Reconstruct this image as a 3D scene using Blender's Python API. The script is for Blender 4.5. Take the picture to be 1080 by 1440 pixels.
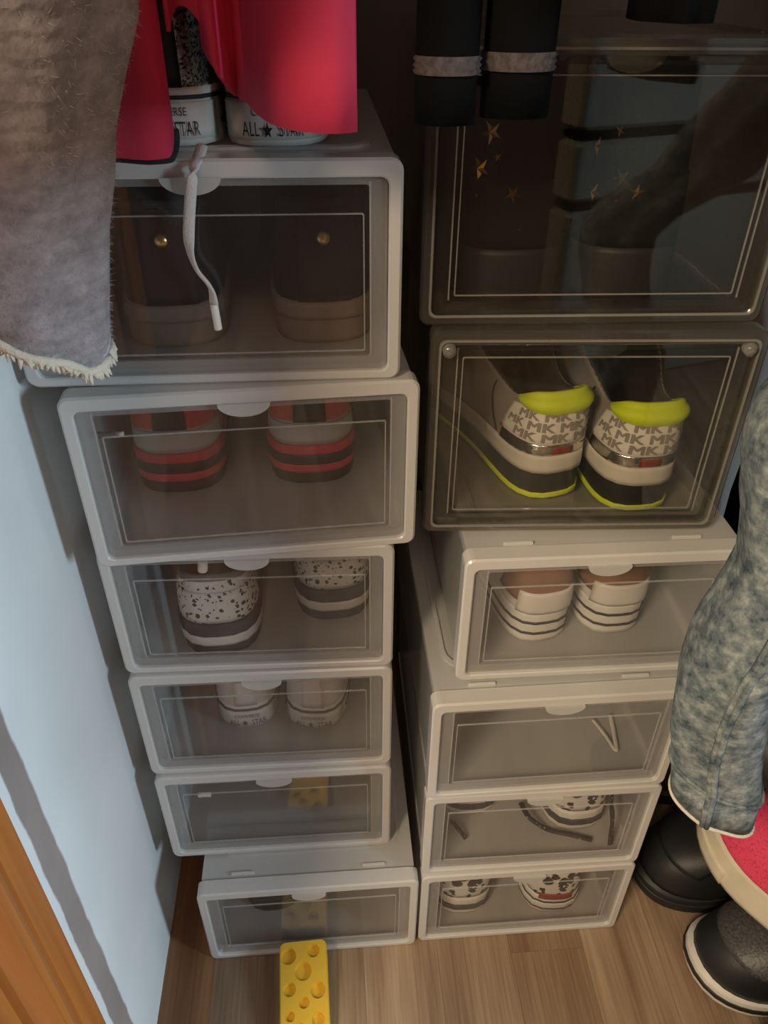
import bpy, bmesh, math, random
import numpy as np
from mathutils import Vector, Matrix

random.seed(7)
for o in list(bpy.data.objects):
    bpy.data.objects.remove(o)
S = bpy.context.scene
COL = S.collection

# ------------------------------------------------------------------ camera
F = 1082.0
PIT, ROLL, YAW, HC = math.radians(35.355), math.radians(0.50), math.radians(4.334), 0.908
_cy, _sy = math.cos(YAW), math.sin(YAW)
FW = Vector((_sy * math.cos(PIT), _cy * math.cos(PIT), -math.sin(PIT)))
_r = Vector((_cy, -_sy, 0)); _u = _r.cross(FW)
RT = _r * math.cos(ROLL) + _u * math.sin(ROLL)
UP = -_r * math.sin(ROLL) + _u * math.cos(ROLL)
CAMP = Vector((0, 0, HC))
cd = bpy.data.cameras.new('camera')
cd.sensor_fit = 'VERTICAL'; cd.sensor_height = 36.0; cd.lens = 36.0 * F / 1440.0
cd.clip_start = 0.01
co = bpy.data.objects.new('camera', cd); COL.objects.link(co)
co.matrix_world = Matrix(((RT.x, UP.x, -FW.x, 0), (RT.y, UP.y, -FW.y, 0), (RT.z, UP.z, -FW.z, HC), (0, 0, 0, 1)))
S.camera = co

def ray(px, py): return FW + RT * ((px - 540) / F) + UP * ((720 - py) / F)
def atz(px, py, z=0.0):
    d = ray(px, py); return CAMP + d * ((z - HC) / d.z)
def aty(px, py, y):
    d = ray(px, py); return CAMP + d * (y / d.y)
def proj(p):
    d = Vector(p) - CAMP; z = d.dot(FW)
    return 540 + F * d.dot(RT) / z, 720 - F * d.dot(UP) / z

# ------------------------------------------------------------------ world, lights, exposure
w = bpy.data.worlds.new('world'); S.world = w; w.use_nodes = True
bg = w.node_tree.nodes['Background']
bg.inputs[0].default_value = (0.88, 0.52, 0.38, 1); bg.inputs[1].default_value = 0.095

def area(name, loc, target, size, power, color):
    l = bpy.data.lights.new(name, 'AREA'); l.shape = 'RECTANGLE'; l.size, l.size_y = size
    l.energy = power; l.color = color
    o = bpy.data.objects.new(name, l); COL.objects.link(o); o.location = loc
    d = Vector(target) - Vector(loc)
    o.rotation_euler = d.to_track_quat('-Z', 'Y').to_euler()
    return o
area('window_daylight', (1.60, -0.42, 0.92), (-0.2, 0.38, 0.40), (0.35, 0.42), 32, (0.62, 0.84, 1.0))
area('room_lamp', (-0.88, -0.86, 1.60), (0.2, 0.43, 0.3), (0.40, 0.40), 31.5, (1.0, 0.81, 0.54))
area('warm_fill', (0.05, -1.35, 2.20), (0.0, 0.45, 0.3), (0.5, 0.5), 7.0, (1.0, 0.72, 0.56))  # added fill to warm the wall-side box fronts, not a known lamp

vs = S.view_settings
vs.view_transform = 'Standard'; vs.look = 'None'; vs.exposure = 0.05; vs.gamma = 1.0
vs.use_curve_mapping = False

# ------------------------------------------------------------------ helpers
def tag(o, label=None, cat=None, group=None, kind=None):
    if label: o['label'] = label
    if cat: o['category'] = cat
    if group: o['group'] = group
    if kind: o['kind'] = kind
    return o

def empty(name, loc=(0, 0, 0), rz=0.0):
    o = bpy.data.objects.new(name, None); COL.objects.link(o)
    o.location = loc; o.rotation_euler = (0, 0, rz); o.empty_display_size = 0.03
    return o

class MB:
    def __init__(s): s.v = []; s.f = []
    def quad_grid(s, pts, closed_u=False, closed_v=False, flip=False):
        nv = len(pts); nu = len(pts[0]); b = len(s.v)
        for row in pts: s.v += [tuple(p) for p in row]
        for j in range(nv if closed_v else nv - 1):
            for i in range(nu if closed_u else nu - 1):
                q = [b + j * nu + i, b + j * nu + (i + 1) % nu, b + ((j + 1) % nv) * nu + (i + 1) % nu, b + ((j + 1) % nv) * nu + i]
                s.f.append(q[::-1] if flip else q)
    def poly(s, pts, flip=False):
        b = len(s.v); s.v += [tuple(p) for p in pts]
        q = list(range(b, b + len(pts))); s.f.append(q[::-1] if flip else q)
    def fan(s, pts, c):
        b = len(s.v); s.v += [tuple(p) for p in pts] + [tuple(c)]; n = len(pts)
        for i in range(n): s.f.append([b + i, b + (i + 1) % n, b + n])
    def box(s, a, b):
        x0, y0, z0 = a; x1, y1, z1 = b; k = len(s.v)
        s.v += [(x0, y0, z0), (x1, y0, z0), (x1, y1, z0), (x0, y1, z0), (x0, y0, z1), (x1, y0, z1), (x1, y1, z1), (x0, y1, z1)]
        for q in ((0, 3, 2, 1), (4, 5, 6, 7), (0, 1, 5, 4), (1, 2, 6, 5), (2, 3, 7, 6), (3, 0, 4, 7)):
            s.f.append([k + i for i in q])
    def tube(s, path, r, n=8, flat=1.0):
        P = [Vector(p) for p in path]; rings = []
        up = Vector((0.13, 0.21, 0.97))
        for i, p in enumerate(P):
            t = (P[min(i + 1, len(P) - 1)] - P[max(i - 1, 0)]).normalized()
            x = t.cross(up)
            if x.length < 1e-4: x = t.cross(Vector((1, 0, 0)))
            x.normalize(); y = x.cross(t).normalized()
            rr = r[i] if isinstance(r, (list, tuple)) else r
            rings.append([p + (x * math.cos(2 * math.pi * k / n) + y * math.sin(2 * math.pi * k / n) * flat) * rr for k in range(n)])
        s.quad_grid(rings, closed_u=True)
        s.poly(rings[0], True); s.poly(rings[-1])
    def build(s, name, mat, parent=None, smooth=False, bevel=0.0, weld=False):
        me = bpy.data.meshes.new(name); me.from_pydata(s.v, [], s.f)
        bm = bmesh.new(); bm.from_mesh(me)
        if weld: bmesh.ops.remove_doubles(bm, verts=bm.verts, dist=1e-5)
        bmesh.ops.recalc_face_normals(bm, faces=bm.faces)
        bm.to_mesh(me); bm.free()
        if smooth:
            me.polygons.foreach_set('use_smooth', [True] * len(me.polygons))
        me.materials.append(mat)
        o = bpy.data.objects.new(name, me); COL.objects.link(o)
        if parent: o.parent = parent
        if bevel > 0:
            m = o.modifiers.new('bevel', 'BEVEL'); m.width = bevel; m.segments = 2; m.limit_method = 'ANGLE'
        return o

def part(name, mat, parent, fn, **k):
    m = MB(); fn(m); k.setdefault('weld', True); return m.build(name, mat, parent, **k)

# ------------------------------------------------------------------ materials
def newmat(name):
    m = bpy.data.materials.new(name); m.use_nodes = True
    nt = m.node_tree; b = nt.nodes['Principled BSDF']
    return m, nt, b
def simple(name, col, rough=0.6, metal=0.0, spec=0.5, bump=0.0, bscale=400, var=0.0, vscale=60, sheen=0.0):
    m, nt, b = newmat(name)
    b.inputs['Base Color'].default_value = (*col, 1); b.inputs['Roughness'].default_value = rough
    b.inputs['Metallic'].default_value = metal; b.inputs['Specular IOR Level'].default_value = spec
    if sheen: b.inputs['Sheen Weight'].default_value = sheen
    tc = nt.nodes.new('ShaderNodeTexCoord')
    if var:
        n = nt.nodes.new('ShaderNodeTexNoise'); n.inputs['Scale'].default_value = vscale; n.inputs['Detail'].default_value = 4
        nt.links.new(tc.outputs['Object'], n.inputs['Vector'])
        r = nt.nodes.new('ShaderNodeValToRGB')
        r.color_ramp.elements[0].position = 0.3; r.color_ramp.elements[1].position = 0.7
        r.color_ramp.elements[0].color = (*[c * (1 - var) for c in col], 1)
        r.color_ramp.elements[1].color = (*[min(1, c * (1 + var)) for c in col], 1)
        nt.links.new(n.outputs['Fac'], r.inputs['Fac']); nt.links.new(r.outputs['Color'], b.inputs['Base Color'])
    if bump:
        n2 = nt.nodes.new('ShaderNodeTexNoise'); n2.inputs['Scale'].default_value = bscale; n2.inputs['Detail'].default_value = 3
        nt.links.new(tc.outputs['Object'], n2.inputs['Vector'])
        bp = nt.nodes.new('ShaderNodeBump'); bp.inputs['Strength'].default_value = bump; bp.inputs['Distance'].default_value = 0.002
        nt.links.new(n2.outputs['Fac'], bp.inputs['Height']); nt.links.new(bp.outputs['Normal'], b.inputs['Normal'])
    return m

def plastic(name, tint, clear, haze, hazecol, rough=0.05, trans=0.5, ior=1.45, gloss=1.0):
    """see-through plastic sheet: clear share passes straight, the haze is diffuse + translucent, a fresnel gloss on top"""
    m = bpy.data.materials.new(name); m.use_nodes = True; nt = m.node_tree
    nt.nodes.clear(); N = nt.nodes.new; L = nt.links.new
    out = N('ShaderNodeOutputMaterial')
    tr = N('ShaderNodeBsdfTransparent'); tr.inputs[0].default_value = (*tint, 1)
    df = N('ShaderNodeBsdfDiffuse'); df.inputs[0].default_value = (*hazecol, 1)
    tl = N('ShaderNodeBsdfTranslucent'); tl.inputs[0].default_value = (*hazecol, 1)
    mx = N('ShaderNodeMixShader'); mx.inputs[0].default_value = trans
    L(df.outputs[0], mx.inputs[1]); L(tl.outputs[0], mx.inputs[2])
    m2 = N('ShaderNodeMixShader'); m2.inputs[0].default_value = haze
    L(tr.outputs[0], m2.inputs[1]); L(mx.outputs[0], m2.inputs[2])
    gl = N('ShaderNodeBsdfGlossy'); gl.inputs['Roughness'].default_value = rough
    gl.inputs[0].default_value = (gloss, gloss, gloss, 1)
    lw = N('ShaderNodeLayerWeight'); lw.inputs[0].default_value = 0.5     # schlick fresnel, the same from both sides of the sheet
    pw = N('ShaderNodeMath'); pw.operation = 'POWER'; pw.inputs[1].default_value = 5.0; L(lw.outputs['Facing'], pw.inputs[0])
    f0 = ((ior - 1) / (ior + 1)) ** 2
    fr = N('ShaderNodeMath'); fr.operation = 'MULTIPLY_ADD'; fr.inputs[1].default_value = 1 - f0; fr.inputs[2].default_value = f0; L(pw.outputs[0], fr.inputs[0])
    m3 = N('ShaderNodeMixShader'); L(fr.outputs[0], m3.inputs[0])
    L(m2.outputs[0], m3.inputs[1]); L(gl.outputs[0], m3.inputs[2])
    L(m3.outputs[0], out.inputs[0])
    return m

def ramp(nt, fac, stops, interp='LINEAR'):
    r = nt.nodes.new('ShaderNodeValToRGB'); r.color_ramp.interpolation = interp
    while len(r.color_ramp.elements) < len(stops): r.color_ramp.elements.new(0.5)
    for e, (p, c) in zip(r.color_ramp.elements, stops): e.position = p; e.color = (*c, 1)
    nt.links.new(fac, r.inputs['Fac']); return r.outputs['Color']

M = {}
M['white_pp'] = plastic('white_polypropylene', (1, 1, 1), 0, 0.97, (0.74, 0.72, 0.69), rough=0.25, trans=0.25)
M['frost'] = plastic('frosted_body', (0.9, 0.9, 0.9), 0, 0.66, (0.72, 0.71, 0.69), rough=0.22, trans=0.5)
M['lid'] = plastic('frosted_lid', (0.9, 0.9, 0.9), 0, 0.86, (0.72, 0.71, 0.69), rough=0.25, trans=0.35)
M['door'] = plastic('clear_door', (0.965, 0.96, 0.955), 0, 0.020, (0.75, 0.74, 0.72), rough=0.03, trans=0.4, ior=1.5)
M['border'] = plastic('hazy_door_edge', (0.88, 0.88, 0.88), 0, 0.30, (0.72, 0.70, 0.68), rough=0.12, trans=0.4)
M['ridge'] = plastic('door_ridge', (0.9, 0.9, 0.9), 0, 0.22, (0.9, 0.89, 0.87), rough=0.08, trans=0.2)
M['tab'] = plastic('handle_tab', (0.9, 0.9, 0.9), 0, 0.72, (0.8, 0.79, 0.77), rough=0.15, trans=0.4)
M['smoke'] = plastic('smoked_clear_body', (0.90, 0.89, 0.86), 0, 0.03, (0.4, 0.38, 0.35), rough=0.04, trans=0.4, ior=1.5)
M['smoke_door'] = plastic('smoked_clear_door', (0.90, 0.885, 0.85), 0, 0.012, (0.4, 0.38, 0.35), rough=0.02, trans=0.4, ior=1.5)
M['smoke_frame'] = plastic('smoked_clear_frame', (0.80, 0.78, 0.74), 0, 0.18, (0.30, 0.28, 0.25), rough=0.06, trans=0.4, ior=1.55)
M['smoke_ridge'] = plastic('smoked_ridge', (0.8, 0.8, 0.8), 0, 0.30, (0.6, 0.57, 0.52), rough=0.08, trans=0.2, ior=1.6)

def wood_floor(name='oak_laminate', tint=(1.22, 1.24, 1.26)):
    m, nt, b = newmat(name); T = lambda c: tuple(a * t for a, t in zip(c, tint))
    N = nt.nodes.new; L = nt.links.new
    tc = N('ShaderNodeTexCoord'); oi = N('ShaderNodeObjectInfo')
    add = N('ShaderNodeVectorMath'); add.operation = 'ADD'
    sc = N('ShaderNodeVectorMath'); sc.operation = 'SCALE'; sc.inputs[3].default_value = 9.0
    cmb = N('ShaderNodeCombineXYZ'); L(oi.outputs['Random'], cmb.inputs[0]); L(oi.outputs['Random'], cmb.inputs[1])
    L(cmb.outputs[0], sc.inputs[0]); L(tc.outputs['Object'], add.inputs[0]); L(sc.outputs[0], add.inputs[1])
    mp = N('ShaderNodeMapping'); mp.inputs['Scale'].default_value = (26, 2.2, 1); L(add.outputs[0], mp.inputs[0])
    n = N('ShaderNodeTexNoise'); n.inputs['Scale'].default_value = 1.0; n.inputs['Detail'].default_value = 5; n.inputs['Distortion'].default_value = 0.6
    L(mp.outputs[0], n.inputs['Vector'])
    mp2 = N('ShaderNodeMapping'); mp2.inputs['Scale'].default_value = (340, 9, 1); L(add.outputs[0], mp2.inputs[0])
    n2 = N('ShaderNodeTexNoise'); n2.inputs['Scale'].default_value = 1.0; n2.inputs['Detail'].default_value = 3; L(mp2.outputs[0], n2.inputs['Vector'])
    c1 = ramp(nt, n.outputs['Fac'], [(0.28, T((0.17, 0.108, 0.066))), (0.5, T((0.27, 0.187, 0.122))), (0.72, T((0.36, 0.265, 0.18)))])
    c2 = ramp(nt, n2.outputs['Fac'], [(0.3, (0.66, 0.62, 0.58)), (0.6, (1.0, 1.0, 1.0))])
    mul = N('ShaderNodeMix'); mul.data_type = 'RGBA'; mul.blend_type = 'MULTIPLY'; mul.inputs[0].default_value = 0.75
    L(c1, mul.inputs[6]); L(c2, mul.inputs[7])
    tone = ramp(nt, oi.outputs['Random'], [(0.0, (0.72, 0.66, 0.60)), (0.5, (0.95, 0.93, 0.9)), (1.0, (1.15, 1.15, 1.13))])
    mul2 = N('ShaderNodeMix'); mul2.data_type = 'RGBA'; mul2.blend_type = 'MULTIPLY'; mul2.inputs[0].default_value = 1
    L(mul.outputs[2], mul2.inputs[6]); L(tone, mul2.inputs[7]); L(mul2.outputs[2], b.inputs['Base Color'])
    b.inputs['Roughness'].default_value = 0.42
    bp = N('ShaderNodeBump'); bp.inputs['Strength'].default_value = 0.25; bp.inputs['Distance'].default_value = 0.0006
    L(n2.outputs['Fac'], bp.inputs['Height']); L(bp.outputs[0], b.inputs['Normal'])
    return m
M['floor'] = wood_floor()
M['floor_red'] = wood_floor('red_brown_laminate', (1.15, 0.80, 0.55))

def plaster():
    m, nt, b = newmat('white_wall_with_bare_strip')
    N = nt.nodes.new; L = nt.links.new
    tc = N('ShaderNodeTexCoord'); sp = N('ShaderNodeSeparateXYZ'); L(tc.outputs['Object'], sp.inputs[0])
    n = N('ShaderNodeTexNoise'); n.inputs['Scale'].default_value = 28; n.inputs['Detail'].default_value = 6; L(tc.outputs['Object'], n.inputs['Vector'])
    ad = N('ShaderNodeMath'); ad.operation = 'MULTIPLY_ADD'; ad.inputs[1].default_value = 0.008; L(n.outputs['Fac'], ad.inputs[0]); L(sp.outputs['Y'], ad.inputs[2])
    mr = N('ShaderNodeMapRange'); mr.inputs[1].default_value = 0.25; mr.inputs[2].default_value = 0.35; L(ad.outputs[0], mr.inputs[0])
    n2 = N('ShaderNodeTexNoise'); n2.inputs['Scale'].default_value = 9; n2.inputs['Detail'].default_value = 5; L(tc.outputs['Object'], n2.inputs['Vector'])
    bare = ramp(nt, n2.outputs['Fac'], [(0.3, (0.27, 0.215, 0.195)), (0.7, (0.36, 0.29, 0.265))])
    wht = ramp(nt, n2.outputs['Fac'], [(0.3, (0.70, 0.70, 0.69)), (0.7, (0.78, 0.78, 0.77))])
    k = ramp(nt, mr.outputs[0], [(0.0, (0, 0, 0)), (0.535, (0, 0, 0)), (0.555, (1, 1, 1)), (0.785, (1, 1, 1)), (0.81, (0, 0, 0))])
    mx = N('ShaderNodeMix'); mx.data_type = 'RGBA'; L(k, mx.inputs[0]); L(wht, mx.inputs[6]); L(bare, mx.inputs[7])
    L(mx.outputs[2], b.inputs['Base Color']); b.inputs['Roughness'].default_value = 0.75; b.inputs['Specular IOR Level'].default_value = 0.2
    bp = N('ShaderNodeBump'); bp.inputs['Strength'].default_value = 0.15; bp.inputs['Distance'].default_value = 0.001
    n3 = N('ShaderNodeTexNoise'); n3.inputs['Scale'].default_value = 180; n3.inputs['Detail'].default_value = 4; L(tc.outputs['Object'], n3.inputs['Vector'])
    L(n3.outputs['Fac'], bp.inputs['Height']); L(bp.outputs[0], b.inputs['Normal'])
    return m
M['wall'] = plaster()
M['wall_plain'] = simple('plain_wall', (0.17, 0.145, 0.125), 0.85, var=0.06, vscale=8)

def orange_wood():
    m, nt, b = newmat('varnished_orange_wood')
    N = nt.nodes.new; L = nt.links.new
    tc = N('ShaderNodeTexCoord'); mp = N('ShaderNodeMapping'); mp.inputs['Scale'].default_value = (90, 90, 3); L(tc.outputs['Object'], mp.inputs[0])
    n = N('ShaderNodeTexNoise'); n.inputs['Scale'].default_value = 1; n.inputs['Detail'].default_value = 4; L(mp.outputs[0], n.inputs['Vector'])
    c = ramp(nt, n.outputs['Fac'], [(0.3, (0.36, 0.10, 0.02)), (0.7, (0.55, 0.18, 0.035))])
    L(c, b.inputs['Base Color']); b.inputs['Roughness'].default_value = 0.38
    return m
M['casing'] = orange_wood()

def dots(name, base, dot, scale, thr, rand=1.0, second=None):
    m, nt, b = newmat(name); N = nt.nodes.new; L = nt.links.new
    tc = N('ShaderNodeTexCoord')
    ns = N('ShaderNodeTexNoise'); ns.inputs['Scale'].default_value = scale * 1.4; L(tc.outputs['Object'], ns.inputs['Vector'])
    mixv = N('ShaderNodeMix'); mixv.data_type = 'VECTOR'; mixv.inputs[0].default_value = 0.004 * 1.0
    L(tc.outputs['Object'], mixv.inputs[4]); L(ns.outputs['Color'], mixv.inputs[5])
    v = N('ShaderNodeTexVoronoi'); v.inputs['Scale'].default_value = scale; v.inputs['Randomness'].default_value = rand
    L(mixv.outputs[1], v.inputs['Vector'])
    sp = N('ShaderNodeSeparateColor'); L(v.outputs['Color'], sp.inputs[0])
    mul = N('ShaderNodeMath'); mul.operation = 'MULTIPLY_ADD'; mul.inputs[1].default_value = thr; mul.inputs[2].default_value = thr * 0.35
    L(sp.outputs[0], mul.inputs[0])
    lt = N('ShaderNodeMath'); lt.operation = 'LESS_THAN'; L(v.outputs['Distance'], lt.inputs[0]); L(mul.outputs[0], lt.inputs[1])
    mx = N('ShaderNodeMix'); mx.data_type = 'RGBA'; L(lt.outputs[0], mx.inputs[0])
    mx.inputs[6].default_value = (*base, 1); mx.inputs[7].default_value = (*dot, 1)
    L(mx.outputs[2], b.inputs['Base Color']); b.inputs['Roughness'].default_value = 0.6
    return m
M['speckle'] = dots('black_speckled_white', (0.62, 0.60, 0.56), (0.03, 0.028, 0.026), 230, 0.36)
M['leopard'] = dots('leopard_spots', (0.62, 0.60, 0.57), (0.02, 0.02, 0.02), 105, 0.55)

def sequins():
    m, nt, b = newmat('silver_sequins'); N = nt.nodes.new; L = nt.links.new
    tc = N('ShaderNodeTexCoord'); v = N('ShaderNodeTexVoronoi'); v.inputs['Scale'].default_value = 800; L(tc.outputs['Object'], v.inputs['Vector'])
    c = ramp(nt, v.outputs['Color'], [(0.2, (0.03, 0.03, 0.028)), (0.8, (0.55, 0.53, 0.48))])
    L(c, b.inputs['Base Color']); b.inputs['Metallic'].default_value = 0.9; b.inputs['Roughness'].default_value = 0.3
    nm = N('ShaderNodeBump'); nm.inputs['Strength'].default_value = 0.9; nm.inputs['Distance'].default_value = 0.003
    L(v.outputs['Color'], nm.inputs['Height']); L(nm.outputs[0], b.inputs['Normal'])
    return m
M['sequin'] = sequins()

def denim():
    m, nt, b = newmat('acid_washed_denim'); N = nt.nodes.new; L = nt.links.new
    tc = N('ShaderNodeTexCoord')
    n = N('ShaderNodeTexNoise'); n.inputs['Scale'].default_value = 100; n.inputs['Detail'].default_value = 9; n.inputs['Roughness'].default_value = 0.68
    L(tc.outputs['Object'], n.inputs['Vector'])
    c = ramp(nt, n.outputs['Fac'], [(0.32, (0.05, 0.075, 0.10)), (0.45, (0.16, 0.195, 0.215)), (0.57, (0.29, 0.33, 0.335)), (0.70, (0.50, 0.53, 0.51))])
    mp = N('ShaderNodeMapping'); mp.inputs['Scale'].default_value = (1500, 1500, 1500); mp.inputs['Rotation'].default_value = (0.3, 0.8, 0.2); L(tc.outputs['Object'], mp.inputs[0])
    wv = N('ShaderNodeTexWave'); wv.inputs['Scale'].default_value = 0.5; L(mp.outputs[0], wv.inputs['Vector'])
    c2 = ramp(nt, wv.outputs['Fac'], [(0.0, (0.75, 0.78, 0.8)), (1.0, (1, 1, 1))])
    mul = N('ShaderNodeMix'); mul.data_type = 'RGBA'; mul.blend_type = 'MULTIPLY'; mul.inputs[0].default_value = 0.6
    L(c, mul.inputs[6]); L(c2, mul.inputs[7]); L(mul.outputs[2], b.inputs['Base Color'])
    b.inputs['Roughness'].default_value = 0.9; b.inputs['Specular IOR Level'].default_value = 0.15
    return m
M['denim'] = denim()

def knit(name, col, scale=300):
    m, nt, b = newmat(name); N = nt.nodes.new; L = nt.links.new
    tc = N('ShaderNodeTexCoord')
    n = N('ShaderNodeTexNoise'); n.inputs['Scale'].default_value = 75; n.inputs['Detail'].default_value = 6; n.inputs['Roughness'].default_value = 0.7
    L(tc.outputs['Object'], n.inputs['Vector'])
    L(ramp(nt, n.outputs['Fac'], [(0.3, tuple(c * 0.62 for c in col)), (0.7, tuple(min(1, c * 1.25) for c in col))]), b.inputs['Base Color'])
    wv = N('ShaderNodeTexWave'); wv.bands_direction = 'Z'; wv.inputs['Scale'].default_value = 45; wv.inputs['Distortion'].default_value = 4; wv.inputs['Detail'].default_value = 3
    wv.inputs['Detail Scale'].default_value = 3
    L(tc.outputs['Object'], wv.inputs['Vector'])
    bp = N('ShaderNodeBump'); bp.inputs['Strength'].default_value = 0.3; bp.inputs['Distance'].default_value = 0.003
    L(wv.outputs['Fac'], bp.inputs['Height']); L(bp.outputs[0], b.inputs['Normal'])
    b.inputs['Roughness'].default_value = 1.0; b.inputs['Sheen Weight'].default_value = 0.4; b.inputs['Specular IOR Level'].default_value = 0.1
    return m
M['mohair'] = knit('grey_mohair', (0.40, 0.36, 0.38))
M['mohair_fuzz'] = simple('mohair_fuzz', (0.52, 0.48, 0.49), 1.0, spec=0.05)
M['cream'] = simple('cream_trim', (0.72, 0.66, 0.54), 0.95, bump=0.6, bscale=500)
M['pink_cloth'] = simple('hot_pink_cloth', (0.70, 0.035, 0.10), 0.75, bump=0.12, bscale=120)
M['pink_mesh'] = dots('pink_shoe_mesh', (0.78, 0.06, 0.14), (0.42, 0.03, 0.075), 520, 0.34, rand=0.1)
M['navy_trim'] = simple('navy_trim', (0.006, 0.007, 0.014), 0.8)
M['black_cloth'] = simple('black_cloth', (0.004, 0.004, 0.0045), 0.95, spec=0.1, bump=0.2, bscale=300)
M['grey_cloth'] = simple('charcoal_cloth', (0.10, 0.105, 0.105), 0.95, spec=0.1, bump=0.2, bscale=300)
M['sweat_grey'] = simple('grey_sweat_cloth', (0.30, 0.27, 0.22), 0.95, spec=0.1, bump=0.2, bscale=300)
M['grey_rib'] = simple('grey_ribbing', (0.075, 0.058, 0.058), 0.95, bump=0.7, bscale=260, var=0.4, vscale=300)
M['black_leather'] = simple('black_leather', (0.006, 0.006, 0.0065), 0.75, spec=0.15, bump=0.15, bscale=250)
M['black_rubber'] = simple('black_rubber', (0.016, 0.016, 0.017), 0.55)
M['black_synth'] = simple('black_synthetic', (0.012, 0.013, 0.015), 0.5, bump=0.1, bscale=500)
M['grey_mesh'] = simple('grey_shoe_mesh', (0.060, 0.056, 0.058), 0.45, var=0.5, vscale=420, bump=0.4, bscale=260)
M['white_rubber'] = simple('white_rubber', (0.66, 0.63, 0.58), 0.55, var=0.05)
M['cream_rubber'] = simple('cream_rubber', (0.62, 0.56, 0.43), 0.6, var=0.08, vscale=40)
M['gum'] = simple('beige_gum_sole', (0.26, 0.195, 0.15), 0.6, var=0.08)
M['brown_suede'] = simple('dark_brown_suede', (0.030, 0.021, 0.019), 0.95, bump=0.2, spec=0.1)
M['brown_patch'] = simple('maroon_heel_strip', (0.05, 0.026, 0.024), 0.9, spec=0.1)
M['gold'] = simple('brass_stud', (0.75, 0.50, 0.18), 0.28, metal=1.0)
M['white_leather'] = simple('white_leather', (0.64, 0.61, 0.57), 0.5, bump=0.06)
M['pink_rubber'] = simple('coral_pink_rubber', (0.72, 0.06, 0.09), 0.55)
M['coral'] = simple('coral_fabric', (0.80, 0.10, 0.09), 0.7)
M['grey_lining'] = simple('grey_lining', (0.16, 0.15, 0.145), 0.95)
M['dark_lining'] = simple('dark_lining', (0.035, 0.028, 0.026), 0.95)
M['beige_lining'] = simple('beige_lining', (0.48, 0.40, 0.29), 0.95)
M['taupe'] = simple('taupe_fabric', (0.30, 0.26, 0.24), 0.85, bump=0.1)
M['monogram'] = simple('pale_monogram_canvas', (0.80, 0.77, 0.75), 0.6)
M['mono_ink'] = simple('taupe_print', (0.30, 0.265, 0.25), 0.7)
M['neon'] = simple('neon_yellow', (0.62, 0.74, 0.015), 0.6)
M['silver'] = simple('silver_trim', (0.72, 0.70, 0.67), 0.22, metal=1.0, bump=0.3, bscale=180)
M['red_ink'] = simple('red_print', (0.26, 0.02, 0.02), 0.6)
M['tan_suede'] = simple('tan_suede', (0.24, 0.125, 0.075), 0.95, bump=0.15)
M['navy_line'] = simple('navy_line', (0.025, 0.027, 0.035), 0.6)
M['white_canvas'] = simple('white_canvas', (0.62, 0.59, 0.55), 0.8, bump=0.15, bscale=900)
M['black_ink'] = simple('black_print', (0.012, 0.012, 0.012), 0.6)
M['grey_ink'] = simple('grey_print', (0.10, 0.095, 0.09), 0.6)
M['slate'] = simple('slate_fabric', (0.05, 0.055, 0.07), 0.9, var=0.5, vscale=40)
M['brown_leather'] = simple('dark_brown_leather', (0.045, 0.02, 0.011), 0.7)
M['lace_white'] = simple('white_lace', (0.66, 0.60, 0.56), 0.9, bump=0.4, bscale=900)
M['lace_black'] = dots('black_flecked_lace', (0.018, 0.02, 0.026), (0.35, 0.35, 0.36), 230, 0.2)
M['cheese'] = simple('yellow_silicone', (0.78, 0.48, 0.035), 0.5, var=0.04)
M['sticker'] = simple('yellow_sticker', (0.62, 0.45, 0.10), 0.6)
M['sticker_ink'] = simple('sticker_ink', (0.40, 0.24, 0.04), 0.7)
M['steel'] = simple('steel_rail', (0.5, 0.5, 0.5), 0.3, metal=1.0)
M['wire'] = simple('wire_hanger', (0.08, 0.08, 0.08), 0.4, metal=0.5)
M['aglet'] = simple('clear_aglet', (0.80, 0.76, 0.68), 0.25)
M['dark_board'] = simple('dark_board', (0.06, 0.05, 0.045), 0.8)

# ------------------------------------------------------------------ structure
WX = -0.207
BACK = 0.87
def struct(name, fn, mat, **k):
    o = part(name, mat, None, fn, **k); o['kind'] = 'structure'; return o
floor = struct('floor', lambda m: m.box((WX - 0.6, -1.6, -0.03), (1.5, BACK + 0.1, -0.0045)), M['dark_board'])
SW = 0.083
for i in range(-5, 16):
    x0 = 0.013 + i * SW
    cuts = [-1.58, random.uniform(-1.3, -1.0), random.uniform(-0.45, 0.05), random.uniform(0.55, 0.75), BACK]
    if i == 2: cuts = [-1.58, -1.02, -0.26, 0.409, BACK]
    for y0, y1 in zip(cuts[:-1], cuts[1:]):
        hw, hl = SW / 2 - 0.00012, (y1 - y0) / 2 - 0.00012
        p = part('plank', M['floor_red' if i == -3 else 'floor'], floor, lambda m: m.box((-hw, -hl, -0.0045), (hw, hl, 0.0)))
        p.location = (x0 + SW / 2, (y0 + y1) / 2, 0)

struct('wall_left', lambda m: m.box((WX - 0.10, 0.24, 0.0), (WX, BACK, 2.3)), M['wall'])
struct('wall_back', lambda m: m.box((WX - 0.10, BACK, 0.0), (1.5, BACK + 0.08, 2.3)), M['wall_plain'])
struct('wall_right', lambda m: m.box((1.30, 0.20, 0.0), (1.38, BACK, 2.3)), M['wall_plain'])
struct('ceiling', lambda m: m.box((WX - 0.10, 0.0, 2.3), (1.38, BACK + 0.08, 2.36)), M['wall_plain'])

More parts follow.
